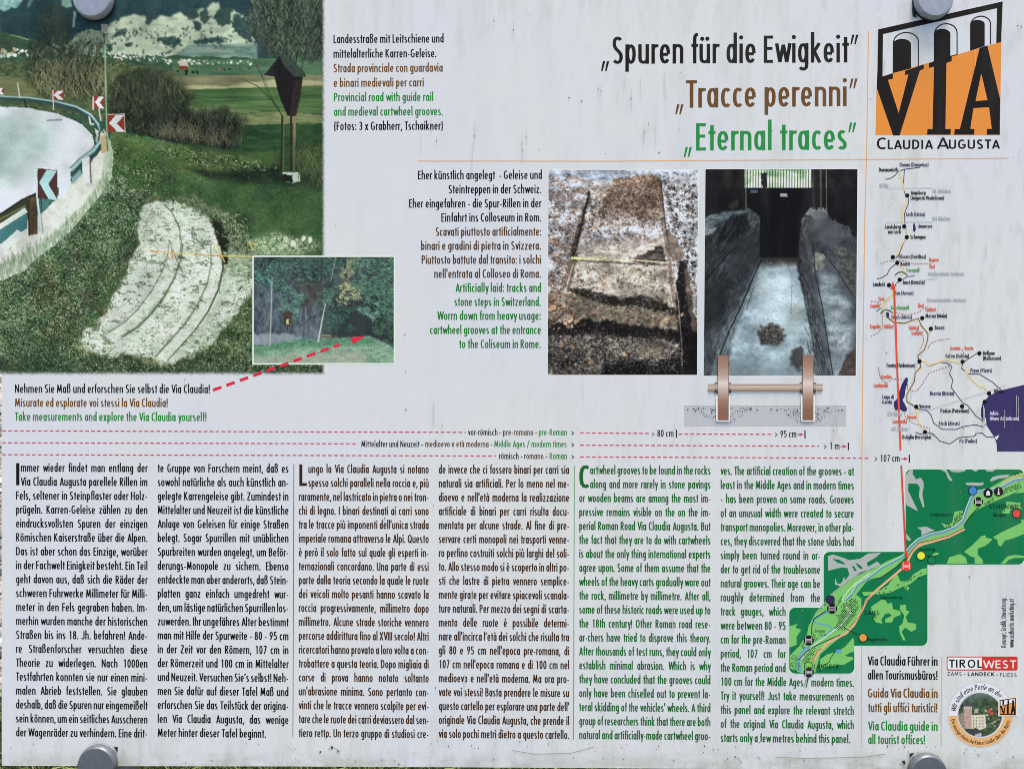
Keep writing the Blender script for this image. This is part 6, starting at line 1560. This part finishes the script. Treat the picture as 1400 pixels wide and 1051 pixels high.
# valley floor, light green band with the river and the road
val = Df([(1312, 165), (1280, 172), (1180, 205), (1080, 265), (1000, 310), (900, 345), (850, 370), (810, 440), (790, 520), (765, 590), (700, 645), (600, 690), (520, 705), (440, 730), (340, 770), (280, 840), (240, 890)]) + \
      Ef([(980, 90), (850, 145), (720, 215), (590, 265), (490, 340), (400, 410), (380, 480), (300, 545), (250, 640), (240, 700), (180, 790), (110, 860), (115, 960), (190, 990), (300, 990), (340, 850), (420, 780), (520, 700), (600, 640), (650, 520), (650, 430), (610, 400), (690, 300), (800, 270), (900, 200), (980, 120)]) + \
      Df([(270, 935), (330, 860), (420, 820), (620, 760), (780, 680), (770, 650), (830, 560), (900, 500), (1000, 450), (1130, 395), (1230, 350), (1312, 300)])
p.poly(val, LG)
p.poly(Ef([(106, 640), (170, 620), (150, 650), (195, 665), (160, 720), (160, 780), (106, 800)]), LG); p.poly(Ff([(540, 740), (640, 670), (760, 640), (900, 560), (1010, 430), (1026, 470), (1026, 640), (900, 690), (1010, 710), (1010, 745), (880, 820), (740, 830), (620, 850), (540, 900)]), LG)
p.poly(Ff([(890, 690), (980, 640), (1020, 640), (1020, 700), (940, 705)]), D)
river = Df([(1312, 225), (1230, 235), (1130, 290), (1060, 320), (960, 330), (880, 350), (840, 400), (800, 500), (770, 600), (700, 660), (600, 700), (480, 725), (370, 770), (300, 830), (240, 910)]) + Ef([(960, 120), (820, 190), (700, 280), (620, 330), (580, 400), (530, 445)])
p.line(river, 2.6, (96, 150, 168)); p.line([(x - 1.2, y - 1.4) for x, y in river], 1.0, (206, 218, 214)); p.line([(x + 1.4, y + 2.0) for x, y in river[:15]], 1.2, (150, 160, 166))
p.line(Ff([(640, 60), (440, 180), (480, 225), (660, 255), (720, 310), (640, 380), (540, 470), (430, 560), (320, 600), (250, 680), (240, 800), (260, 920)]), 2.0, BLU)
p.line(Ff([(350, 570), (260, 660), (230, 760), (240, 900)]), 3.4, (100, 160, 196))
p.line(Hf([(1139, 330), (1010, 400), (880, 480), (720, 600), (640, 680), (480, 860)]), 1.6, (150, 158, 146)); p.line(Hf([(1139, 370), (960, 500), (870, 590), (800, 690), (900, 850), (740, 1050)]), 1.0, (226, 230, 214))
p.line(Ff([(900, 20), (975, 75), (840, 250), (600, 430), (420, 560), (270, 740)]), 1.2, (230, 234, 226))
# old road: wide salmon band
rd = Df([(1312, 180), (1200, 215), (1110, 270)]); p.line(rd, 1.6, PK)
p.line(Df([(780, 675), (640, 745), (470, 795), (370, 820), (310, 880), (275, 950)]) + Ef([(985, 180), (880, 270), (760, 370), (690, 440), (650, 530), (600, 620), (540, 690), (400, 760), (330, 830), (290, 900)]), 3.0, PK)
p.line(Df([(780, 665), (640, 735), (470, 780), (370, 800), (300, 880), (255, 945)]), 1.0, (120, 56, 36)); p.line(Ef([(720, 400), (670, 470), (640, 560), (560, 650)]), .8, (150, 70, 46)); p.line(Ff([(560, 590), (500, 620), (420, 790)]), 1.2, (176, 100, 70))
p.line(Df([(905, 480), (830, 560), (775, 640)]), 1.4, (30, 60, 40)); p.line(Ff([(830, 390), (620, 480), (430, 570), (330, 640), (230, 750)]), 1.1, (20, 24, 22)); p.line(Ff([(620, 50), (450, 160), (420, 260), (415, 380)]), 1.3, (20, 24, 26)); p.line(Ef([(985, 140), (800, 270), (700, 290)]), .9, (24, 50, 30))
p.line(Ff([(750, 640), (690, 720), (670, 780), (570, 840), (520, 930)]), .9, (20, 24, 22)); p.poly(Ff([(770, 605), (850, 600), (830, 650), (760, 650)]), (96, 150, 200)); p.line(Ff([(880, 290), (1080, 390)]), .9, (20, 20, 20)); p.line(Ff([(1200, 420), (1320, 500)]), .6, (20, 40, 26))
p.line(Df([(630, 755), (560, 830)]), .6, (90, 110, 80)); p.line(Df([(430, 912), (470, 920)]), 1.0, (20, 20, 20)); p.line(Ef([(540, 380), (900, 345), (1100, 240)])[1:], .6, (120, 150, 110)); p.line(Ff([(365, 1000), (330, 1050)]), .9, (90, 96, 90)); p.line([(1104.8, 924), (1098.5, 938)], .9, (90, 110, 90))
p.build('valley_map', board, 'green map of the Inn valley in three stepped squares')
valmap = bpy.data.objects['valley_map']
p = Print(.0010)
def houses(fn, pts, n, s=.9, cols=((18, 20, 20), (26, 24, 24), (90, 50, 34))):
    q = fn(pts); xs = [a[0] for a in q]; ys = [a[1] for a in q]
    P0 = Canvas(min(xs), min(ys), max(xs) + 1, max(ys) + 1, 2, 1)
    k = 0; st = 2.7; s *= 1.4
    y = min(ys)
    row = 0
    while y < max(ys):
        x = min(xs) + (row % 2) * st / 2
        while x < max(xs):
            if rr.random() < n:
                xx, yy = x + rr.uniform(-.3, .3), y + rr.uniform(-.3, .3)
                if P0.inside(q, np.array([[xx]]), np.array([[yy]]))[0, 0]:
                    a = .65; h = s / 2; c_, s_ = math.cos(a) * h, math.sin(a) * h
                    p.add([(xx + c_, yy + s_), (xx - s_, yy + c_), (xx - c_, yy - s_), (xx + s_, yy - c_)], [(0, 1, 2, 3)], rr.choice(cols[:2] if rr.random() < .93 else cols))
            x += st
        y += st * .62; row += 1
houses(Ef, [(500, 470), (610, 415), (635, 480), (600, 560), (520, 670), (440, 660), (470, 600), (500, 520)], .9, 1.25)
houses(Ef, [(440, 470), (500, 420), (510, 440), (470, 480)], .8, 1.2); houses(Ef, [(455, 550), (480, 530), (490, 570), (460, 580)], .5, 1.2)
houses(Ef, [(270, 700), (300, 690), (320, 730), (290, 770), (270, 750)], .8, 1.2); houses(Ef, [(250, 810), (300, 795), (300, 850), (240, 920), (200, 920), (210, 860)], .85, 1.15)
houses(Ef, [(115, 860), (160, 850), (180, 900), (200, 980), (150, 985), (112, 940)], .8, 1.15); houses(Ef, [(190, 780), (230, 760), (230, 800), (195, 810)], .7, 1.1)
houses(Df, [(655, 610), (740, 520), (775, 540), (740, 610), (640, 660), (600, 650)], .85, 1.3); houses(Df, [(1140, 310), (1230, 270), (1290, 265), (1290, 310), (1160, 350), (1100, 375)], .85, 1.3); houses(Df, [(950, 440), (1040, 390), (1060, 410), (960, 465)], .8, 1.3)
houses(Df, [(1225, 180), (1290, 160), (1300, 175), (1230, 195)], .7, 1.2); houses(Df, [(1225, 245), (1285, 240), (1285, 258), (1225, 260)], .7, 1.2); houses(Df, [(1130, 510), (1230, 505), (1230, 520), (1130, 525)], .6, 1.1)
for q in Ef([(760, 398), (800, 358), (835, 353), (820, 382), (868, 376), (785, 385), (925, 325), (990, 347), (1028, 287), (1050, 265), (1085, 272), (1100, 238), (800, 272), (740, 575), (760, 572)]): p.rect(q[0] - .8, q[1] - .8, q[0] + .8, q[1] + .8, (20, 22, 20))
hd = p.build('house_dots', valmap); tag(hd, kind='stuff')
def icon(fn, x, y, r, col, kind=None, ring=(20, 20, 22)):
    q = fn([(x, y)])[0]
    p = Print(.0014); p.disc(q[0], q[1], r, ring, 24)
    if kind is None: p.disc(q[0], q[1], r - .9, col, 24)
    else:
        p.disc(q[0], q[1], r - .05, col, 24)
        W_ = (226, 224, 226)
        if kind == 'bus':
            p.rect(q[0] - r * .62, q[1] - r * .66, q[0] + r * .62, q[1] + r * .66, col); 
            for s_ in (-1, 1): p.rect(q[0] + s_ * r * .6 - .35, q[1] - r * .72, q[0] + s_ * r * .6 + .35, q[1] + r * .72, W_)
            for yy in (-.2, .05, .3): p.rect(q[0] - r * .5, q[1] + r * yy - .3, q[0] + r * .5, q[1] + r * yy + .3, W_)
        if kind == 'info': p.rect(q[0] - .9, q[1] - r * .15, q[0] + .9, q[1] + r * .6, W_); p.disc(q[0], q[1] - r * .5, 1.1, W_, 10); p.rect(q[0] - 1.9, q[1] + r * .45, q[0] + 1.9, q[1] + r * .65, W_)
        if kind == 'hut': p.poly([(q[0] - 2.6, q[1] + 3.4), (q[0] - 2.4, q[1] - 1), (q[0], q[1] - 4.2), (q[0] + 2.4, q[1] - 1), (q[0] + 2.6, q[1] + 3.4), (q[0] + .6, q[1] + 3.4), (q[0], q[1] + .8), (q[0] - .6, q[1] + 3.4)], W_)
    p.build('map_symbol', valmap)
icon(Df, 852, 331, 6.2, (66, 130, 200)); icon(Df, 1245, 537, 6.2, (216, 72, 60)); icon(Df, 388, 915, 6.2, (238, 222, 64)); icon(Df, 485, 955, 6.2, (22, 122, 72))
icon(Df, 903, 430, 6.4, (24, 22, 24), 'bus'); icon(Df, 990, 353, 6.4, (24, 22, 24), 'hut'); icon(Df, 1084, 340, 6.4, (24, 22, 24), 'info')
icon(Ef, 988, 183, 7.0, (216, 66, 48), 'bus', ring=(216, 66, 48)); icon(Ef, 415, 438, 6.2, (52, 40, 84)); icon(Ef, 428, 505, 7.0, (24, 22, 24), 'bus'); icon(Ef, 252, 745, 6.9, (24, 22, 24), 'bus')
icon(Ef, 662, 725, 6.0, (230, 148, 72)); icon(Ef, 250, 938, 5.8, (120, 190, 84)); icon(Ef, 253, 985, 7.0, (24, 22, 24), 'bus')
p = Print(.0018)
p.poly(Df([(244, 872), (262, 872), (268, 900), (256, 930), (238, 900)]), (222, 60, 44)); p.build('arrow_head', valmap)
for fn, s, x0, x1, y, cap in ((Df, 'SCHÖNWIES', 1000, 1300, 490, 5.6), (Ef, 'ZAMS', 670, 785, 550, 5.4), (Ef, 'LANDECK', 290, 485, 955, 5.4), (Df, 'Starkenbach', 470, 660, 558, 3.9), (Df, 'Obsaurs', 1032, 1150, 562, 4.4), (Df, 'Kronburg', 375, 512, 868, 3.9),
                              (Ef, 'Zammerberg', 788, 957, 430, 4.0), (Ef, 'Perjen', 298, 376, 684, 3.8), (Ef, '782 m', 330, 384, 708, 2.4), (Ef, 'Meyerhofen', 690, 845, 748, 3.9)):
    p = Print(.0018); q = fn([(x0, y), (x1, y)]); p.text(s, q[0][0], q[0][1], cap, (4, 14, 8), x1=q[1][0], y1=q[1][1], bold=.95, serif=True); p.build('place_name', valmap)

# ---- notes at the lower right
for lab_, rows in (('black German guide note', [('Via Claudia Führer in', 1186.6, 1281.8, 909.0, BLACK), ('allen Tourismusbüros!', 1186.6, 1281.6, 928.2, BLACK)]), ('brown Italian guide note', [('Guida Via Claudia in', 1186.6, 1281.8, 952.8, B3), ('tutti gli uffici turistici!', 1187, 1281.4, 972.6, B3)]),
                   ('green English guide note', [('Via Claudia guide in', 1187, 1281.8, 997.8, G3), ('all tourist offices!', 1187, 1264.6, 1016.2, G3)])):
    p = Print(.0001)
    for i, (s, x0, x1, y, col) in enumerate(rows):
        p.text(s, x0, y, 12.2, col, x1=x1, y1=y + .5, justify=(i == 0), sx=1.06, bold=1.12)
    p.build('guide_note', board, lab_)
p = Print(.0001)
for s, xb, ya, yb in (('Konzept, Grafik, Umsetzung:', 1375.4, 884.5, 817), ('www.authentic-marketing.at', 1386.2, 884.5, 818.5)):
    nat = sum(advance(ch) for ch in s if ch != ' ') - SB + .22 * s.count(' ')
    cap = 7.0; k = (ya - yb) / cap / nat
    p.text(s, 0, 0, cap, (30, 28, 30), sx=k, xf=lambda u_, v_, xb=xb, ya=ya: (xb - v_, ya - u_), bold=.95)
p.build('imprint', board, 'small vertical lines of print at the right edge')

# TIROL WEST badge; scale of that zoom: 7.504
Tf = lambda x, y: (1285 + x / 7.504, 890 + y / 7.504)
p = Print(.0001)
RD2 = (196, 56, 48)
a, b_ = Tf(70, 52), Tf(797, 195)
p.rrect(a[0], a[1], b_[0], b_[1], 2.6, RD2); a2, b2 = Tf(79, 62), Tf(432, 184); p.rrect(a2[0], a2[1], b2[0], b2[1], 1.8, (228, 226, 228), (1, 0, 0, 1))
q = [Tf(92, 166), Tf(428, 166), Tf(442, 172), Tf(775, 172)]
p.text('TIROL', q[0][0], q[0][1], 10.8, (20, 18, 20), x1=q[1][0], y1=q[1][1], bold=1.5); p.text('WEST', q[2][0], q[2][1], 10.6, (232, 226, 226), x1=q[3][0], y1=q[3][1], bold=1.35)
q = [Tf(75, 247), Tf(225, 248), Tf(285, 250), Tf(560, 252), Tf(615, 257), Tf(790, 260)]
p.text('ZAMS', q[0][0], q[0][1], 4.9, (30, 30, 34), x1=q[1][0], y1=q[1][1], bold=1.1); p.text('LANDECK', q[2][0], q[2][1], 5.0, (14, 12, 14), x1=q[3][0], y1=q[3][1], bold=1.8); p.text('FLIESS', q[4][0], q[4][1], 4.9, (30, 30, 34), x1=q[5][0], y1=q[5][1], bold=1.1)
for xx, yy in ((255, 236), (588, 240)): w_ = Tf(xx, yy); p.disc(w_[0], w_[1], .8, (60, 60, 62), 8)
p.build('tourism_badge', board, 'red and white TIROL WEST badge')

# round sticker
p = Print(.0001)
cx, cy, R = 1340.6, 976.5, 44.6
p.disc(cx, cy, R, (176, 178, 186), 64); p.disc(cx, cy, R - .5, (216, 220, 230), 64)
ang = [math.radians(a) for a in range(-2, 183, 5)]
p.add([(cx + (R - .7) * math.cos(t), cy + (R - .7) * math.sin(t)) for t in ang] + [(cx + 31.5 * math.cos(t), cy + 31.5 * math.sin(t)) for t in ang], [(i, i + 1, len(ang) + i + 1, len(ang) + i) for i in range(len(ang) - 1)], (236, 172, 116)); p.up()
p.ring(cx, cy, 31.6, 1.0, (206, 200, 196))
def arc_text(p, s, r, a0, a1, cap, col, inside, **kw):
    nat = sum(advance(ch) for ch in s if ch != ' ') - SB + .22 * s.count(' ')
    span = abs(math.radians(a1 - a0)) * r; k = span / cap / nat
    if inside: xf = lambda u_, v_: (cx + (r + v_) * math.cos(math.radians(a0) + u_ / r), cy + (r + v_) * math.sin(math.radians(a0) + u_ / r))
    else: xf = lambda u_, v_: (cx + (r - v_) * math.cos(math.radians(a0) - u_ / r), cy + (r - v_) * math.sin(math.radians(a0) - u_ / r))
    p.text(s, 0, 0, cap, col, sx=k, xf=xf, **kw)
arc_text(p, 'Wir sind eine Perle an der', 34.2, 187, 318, 7.2, (24, 24, 28), True, serif=True, slant=.18, bold=.95)
arc_text(p, 'Die einzige römische Kaiserstraße über die Alpen.', 40.9, 171, 10, 5.4, (40, 30, 24), False, bold=1.1)
stk = p.build('round_sticker', board, 'round white and orange sticker with a castle picture')
c = paint_castle(); o = c.build('castle_picture', stk, 'round picture of a tower above village houses', z=.00012)
p = Print(.0006)
g_ = lambda x, y: Tf(x, y)
p.poly([g_(598, 498), g_(793, 452), g_(796, 660), g_(598, 664)], (226, 216, 204)); p.poly([g_(612, 498), g_(778, 474), g_(778, 652), g_(612, 652)], (30, 26, 24)); p.poly([g_(622, 506), g_(768, 484), g_(768, 520), g_(622, 556)], (222, 224, 230))
p.poly([g_(620, 562), g_(770, 524), g_(770, 640), g_(620, 640)], (226, 150, 84))
for x0 in (640, 692, 740): p.poly([g_(x0, 500), g_(x0 + 18, 497), g_(x0 + 18, 545), g_(x0, 550)], (34, 28, 26))
for s_ in ([(616, 560), (634, 556), (652, 610), (664, 548), (674, 548), (660, 642), (646, 642)], [(684, 545), (706, 540), (706, 646), (684, 646)], [(744, 528), (758, 526), (778, 646), (762, 646), (752, 606), (738, 646), (722, 646)]): p.poly([g_(*k_) for k_ in s_], (28, 22, 20))
p.build('small_logo', stk)

# ---- marks of weather on the board: scratches and specks
p = Print(.0022)
DK = (70, 68, 58)
for pts in ([(449, 1024), (452, 1020), (460, 1023), (466, 1027)], [(1036, 1014 + 20), (1040, 1038)], [(700, 1025), (730, 1030), (780, 1029), (812, 1020)], [(1060, 1034), (1100, 1036), (1180, 1034), (1210, 1030)], [(1008, 1034), (1014, 1042)]):
    p.line(pts, .8, (150, 148, 132))
for x, y, r in ((1056, 989, 1), (454, 1021, 2.0), (438, 1027, 1.5), (462, 1026, 1.6), (963, 1019, 1), (613, 1019, 1.1), (1005, 1034, 1.2), (526, 708, 1.2), (1236, 960, .8), (1229, 894, 1.2), (1325, 788, 1), (1396, 37, 1.1), (778, 134, 1.1), (795, 139, 1), (901, 209, 1.1), (1391, 36, 1), (720, 188, 1), (737, 205, .8), (555, 508, 1), (555, 560, 1), (446, 1007, 1.3), (750, 1016, .8)):
    p.disc(x, y, r * .8, rr.choice((DK, (120, 116, 96))), 7, ry=r * 1.2)
for k in range(330):
    x = rr.uniform(5, 1398); y = rr.choice((rr.uniform(1012, 1045), rr.uniform(1012, 1045), rr.uniform(60, 1010)))
    if k % 3 == 0: x = rr.uniform(900, 1398)
    if x < 440 and y < 515: continue
    if 748 < x < 1172 and 230 < y < 515: continue
    r = rr.uniform(.25, .7)
    p.disc(x, y, r, rr.choice(((150, 148, 130), (120, 118, 100), (166, 160, 140), (96, 92, 76))), 6, ry=r * rr.uniform(.8, 3))
for k in range(26):
    x = rr.uniform(560, 1390); y = rr.uniform(60, 1000); l = rr.uniform(8, 34)
    if 748 < x < 1172 and 200 < y < 515: continue
    p.line([(x, y), (x + rr.uniform(-.8, .8), y + l)], rr.uniform(.5, 1.0), (188, 190, 186))
for cx_, y0_, k_ in ((1262, 34, 3), (590, 170, 3), (640, 180, 3), (725, 190, 3), (860, 110, 3), (830, 100, 3), (885, 175, 4), (1150, 560, 3), (935, 575, 3), (1330, 560, 5), (1385, 560, 4), (600, 560, 3), (690, 20, 3)):
    for j_ in range(k_):
        x = cx_ + rr.uniform(-16, 16); y = y0_ + rr.uniform(-20, 20); l = rr.uniform(10, 34)
        if 1196 < x < 1372 and y < 215: continue
        p.line([(x, y), (x + rr.uniform(-.5, .5), y + l * .5), (x + rr.uniform(-.8, .8), y + l)], rr.uniform(.4, .8), (186, 190, 186))
        if rr.random() < .5: p.disc(x, y + l * .5, .6, (120, 122, 106), 6, ry=1.8)
sp = p.build('dirt', board); tag(sp, 'brown specks and scratches on the white panel', kind='stuff')

# ------------------------------------------------------------------ clamps and posts
def metal(name, c_, rough, bump=.2):
    m, N, L, b = material(name, rough, metallic=.35, spec=.5)
    tc = N.new('ShaderNodeTexCoord'); n_ = N.new('ShaderNodeTexNoise'); n_.inputs['Scale'].default_value = 160; n_.inputs['Detail'].default_value = 5; L.new(tc.outputs['Object'], n_.inputs['Vector'])
    r = N.new('ShaderNodeValToRGB'); r.color_ramp.elements[0].position = .3; r.color_ramp.elements[1].position = .75
    r.color_ramp.elements[0].color = (*[q * .85 for q in c_], 1); r.color_ramp.elements[1].color = (*[q * 1.1 for q in c_], 1)
    L.new(n_.outputs['Fac'], r.inputs[0]); L.new(r.outputs[0], b.inputs['Base Color'])
    bm_ = N.new('ShaderNodeBump'); bm_.inputs['Strength'].default_value = bump; bm_.inputs['Distance'].default_value = .0004
    L.new(n_.outputs['Fac'], bm_.inputs['Height']); L.new(bm_.outputs[0], b.inputs['Normal'])
    return m
M_CAP = metal('grey_cap', (.36, .38, .42), .5); M_CAPD = metal('dark_grey_cap', (.135, .15, .165), .45); M_STEEL = metal('galvanised_steel', (.20, .20, .19), .5)
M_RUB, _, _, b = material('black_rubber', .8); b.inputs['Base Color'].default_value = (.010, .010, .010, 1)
def lathe(prof, nseg=48):
    vs, fs = [], []
    for r, z in prof:
        for k in range(nseg):
            a = 2 * math.pi * k / nseg; vs.append((r * math.cos(a), r * math.sin(a), z))
    for i in range(len(prof) - 1):
        for k in range(nseg):
            a, b_ = i * nseg + k, i * nseg + (k + 1) % nseg
            fs.append((a, b_, b_ + nseg, a + nseg))
    fs.append(tuple(range((len(prof) - 1) * nseg, len(prof) * nseg)))
    return vs, fs
def clamp(px, py, rpx, mat, label, notch, h=.0105):
    R = rpx * K
    base = Matrix.Translation(Vector(loc(px, py, 0.0)))
    o = empty('panel_clamp', BOARD_M @ base)
    tag(o, label, 'clamp', group=None)
    vs, fs = lathe([(R * .55, .0016), (R * 1.0, .0020), (R * 1.02, .0034), (R * 1.01, h - .0042), (R * .985, h - .0020), (R * .950, h - .0007), (R * .930, h - .00015), (R * .922, h), (R * .915, h + .00001), (R * .45, h + .00012)])
    q = mesh_obj('cap', vs, fs, mat, o, smooth=True)
    for pl in q.data.polygons:
        if len(pl.vertices) > 4: pl.use_smooth = False
    # square rubber pad between cap and panel, a corner of it looks out
    s = R * .66; a = notch
    c_, s_ = math.cos(a), math.sin(a); pv = []
    for z in (.0007, .0018):
        for x, y in ((-s, -s), (s, -s), (s, s), (-s, s)): pv.append((x * c_ - y * s_, x * s_ + y * c_, z))
    mesh_obj('rubber_pad', pv, [(3, 2, 1, 0), (4, 5, 6, 7), (0, 1, 5, 4), (1, 2, 6, 5), (2, 3, 7, 6), (3, 0, 4, 7)], M_RUB, o)
    if py < 500:      # thin black ring added round the top caps, standing in for contact shadow
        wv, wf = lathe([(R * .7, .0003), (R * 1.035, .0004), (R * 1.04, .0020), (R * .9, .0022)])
        mesh_obj('shade_ring', wv, wf, M_RUB, o)
    # threaded stem through to the post
    vs, fs = lathe([(.004, -.020), (.004, .0018)], 12)
    mesh_obj('stem', [(x, y + (-.0 if py > 500 else 0), z) for x, y, z in vs], fs, M_STEEL, o)
    return o
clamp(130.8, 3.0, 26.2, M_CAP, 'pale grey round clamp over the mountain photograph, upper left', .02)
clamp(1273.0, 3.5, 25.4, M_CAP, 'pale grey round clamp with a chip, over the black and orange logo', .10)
clamp(136.8, 1041.0, 25.6, M_CAPD, 'dark grey round clamp with bright rim, below the black German text', .0)
clamp(1264.5, 1052.5, 25.6, M_CAPD, 'dark grey round clamp with bright rim, below the green guide note', .06)
# extra scraps at the clamps: torn pad pieces
def scrap(parent_i, pts, mat, name):
    o = [q for q in bpy.data.objects if q.name.startswith('panel_clamp')][parent_i]
    inv = o.matrix_world.inverted() if False else None
    px, py = ((130.8, 3.0), (1273.0, 3.5), (136.8, 1041.0), (1264.5, 1052.5))[parent_i]
    z0, z1 = .0006, .0014; n = len(pts)
    f_ = lambda x, y, z: ((x - px) * K, -(y - py) * K, z)
    mesh_obj(name, [f_(x, y, z0) for x, y in pts] + [f_(x, y, z1) for x, y in pts], [tuple(range(n, 2 * n))[::-1]] + [(i, (i + 1) % n, n + (i + 1) % n, n + i) for i in range(n)], mat, o)
scrap(3, [(1232.5, 1039), (1236, 1038.6), (1237.6, 1042.5), (1235.5, 1043.5)], M_RUB, 'pad_shred')
scrap(3, [(1243.3, 1029), (1249.2, 1028.2), (1243.2, 1034)], M_RUB, 'pad_shred')
scrap(2, [(156.5, 1020), (161.2, 1020), (161.2, 1026.5)], M_RUB, 'pad_shred')
scrap(1, [(1246.8, 11), (1248.5, 12), (1253, 25), (1247.4, 23)], M_RUB, 'pad_shred')
def speck():
    o = [q for q in bpy.data.objects if q.name.startswith('panel_clamp')][1]
    vs = [(-.0105 + .0009 * math.cos(a * .9) * (1.6 if a % 2 else 1), -.0012 + .0011 * math.sin(a * .9), .01085) for a in range(7)]
    mesh_obj('chip', vs, [tuple(range(7))], M_RUB, o)
speck()
bpy.context.view_layer.update()
for px, lb in ((153, 'left'), (1232, 'right')):
    pts = [Vector(loc(px, -8, -.030)), Vector(loc(px, 500, -.030)), Vector(loc(px, 1060, -.030))]
    P3 = [BOARD_M @ q for q in pts]
    low = P3[-1]
    path = [P3[0], P3[1], P3[2]] + [low + Vector((0, -.010 * i, -.02 * i)) for i in (1, 2)] + [Vector((low.x, low.y - .035, low.z - .10)), Vector((low.x, low.y - .035, -.05))]
    path = [p_ - Vector((low.x, low.y - .035, 0)) for p_ in path]
    vs, fs = [], []; ns = 14; r = .0155
    for i, q in enumerate(path):
        d = (path[min(i + 1, len(path) - 1)] - path[max(i - 1, 0)]).normalized(); u_ = Vector((1, 0, 0)); v_ = d.cross(u_).normalized()
        for k in range(ns): a = 2 * math.pi * k / ns; vs.append(q + u_ * r * math.cos(a) + v_ * r * math.sin(a))
    for i in range(len(path) - 1):
        for k in range(ns): fs.append((i * ns + k, i * ns + (k + 1) % ns, (i + 1) * ns + (k + 1) % ns, (i + 1) * ns + k))
    fs += [tuple(range(ns)), tuple(range((len(path) - 1) * ns, len(path) * ns))]
    e = empty('sign_post', Matrix.Translation((low.x, low.y - .035, 0)))
    tag(e, 'grey steel tube post bending behind the %s side of the board' % lb, 'post')
    mesh_obj('tube', vs, fs, M_STEEL, e, smooth=True)
    mesh_obj('foot_plate', [(x, y, z) for z in (.0, .008) for x, y in ((-.06, -.06), (.06, -.06), (.06, .06), (-.06, .06))], [(3, 2, 1, 0), (4, 5, 6, 7), (0, 1, 5, 4), (1, 2, 6, 5), (2, 3, 7, 6), (3, 0, 4, 7)], M_STEEL, e)
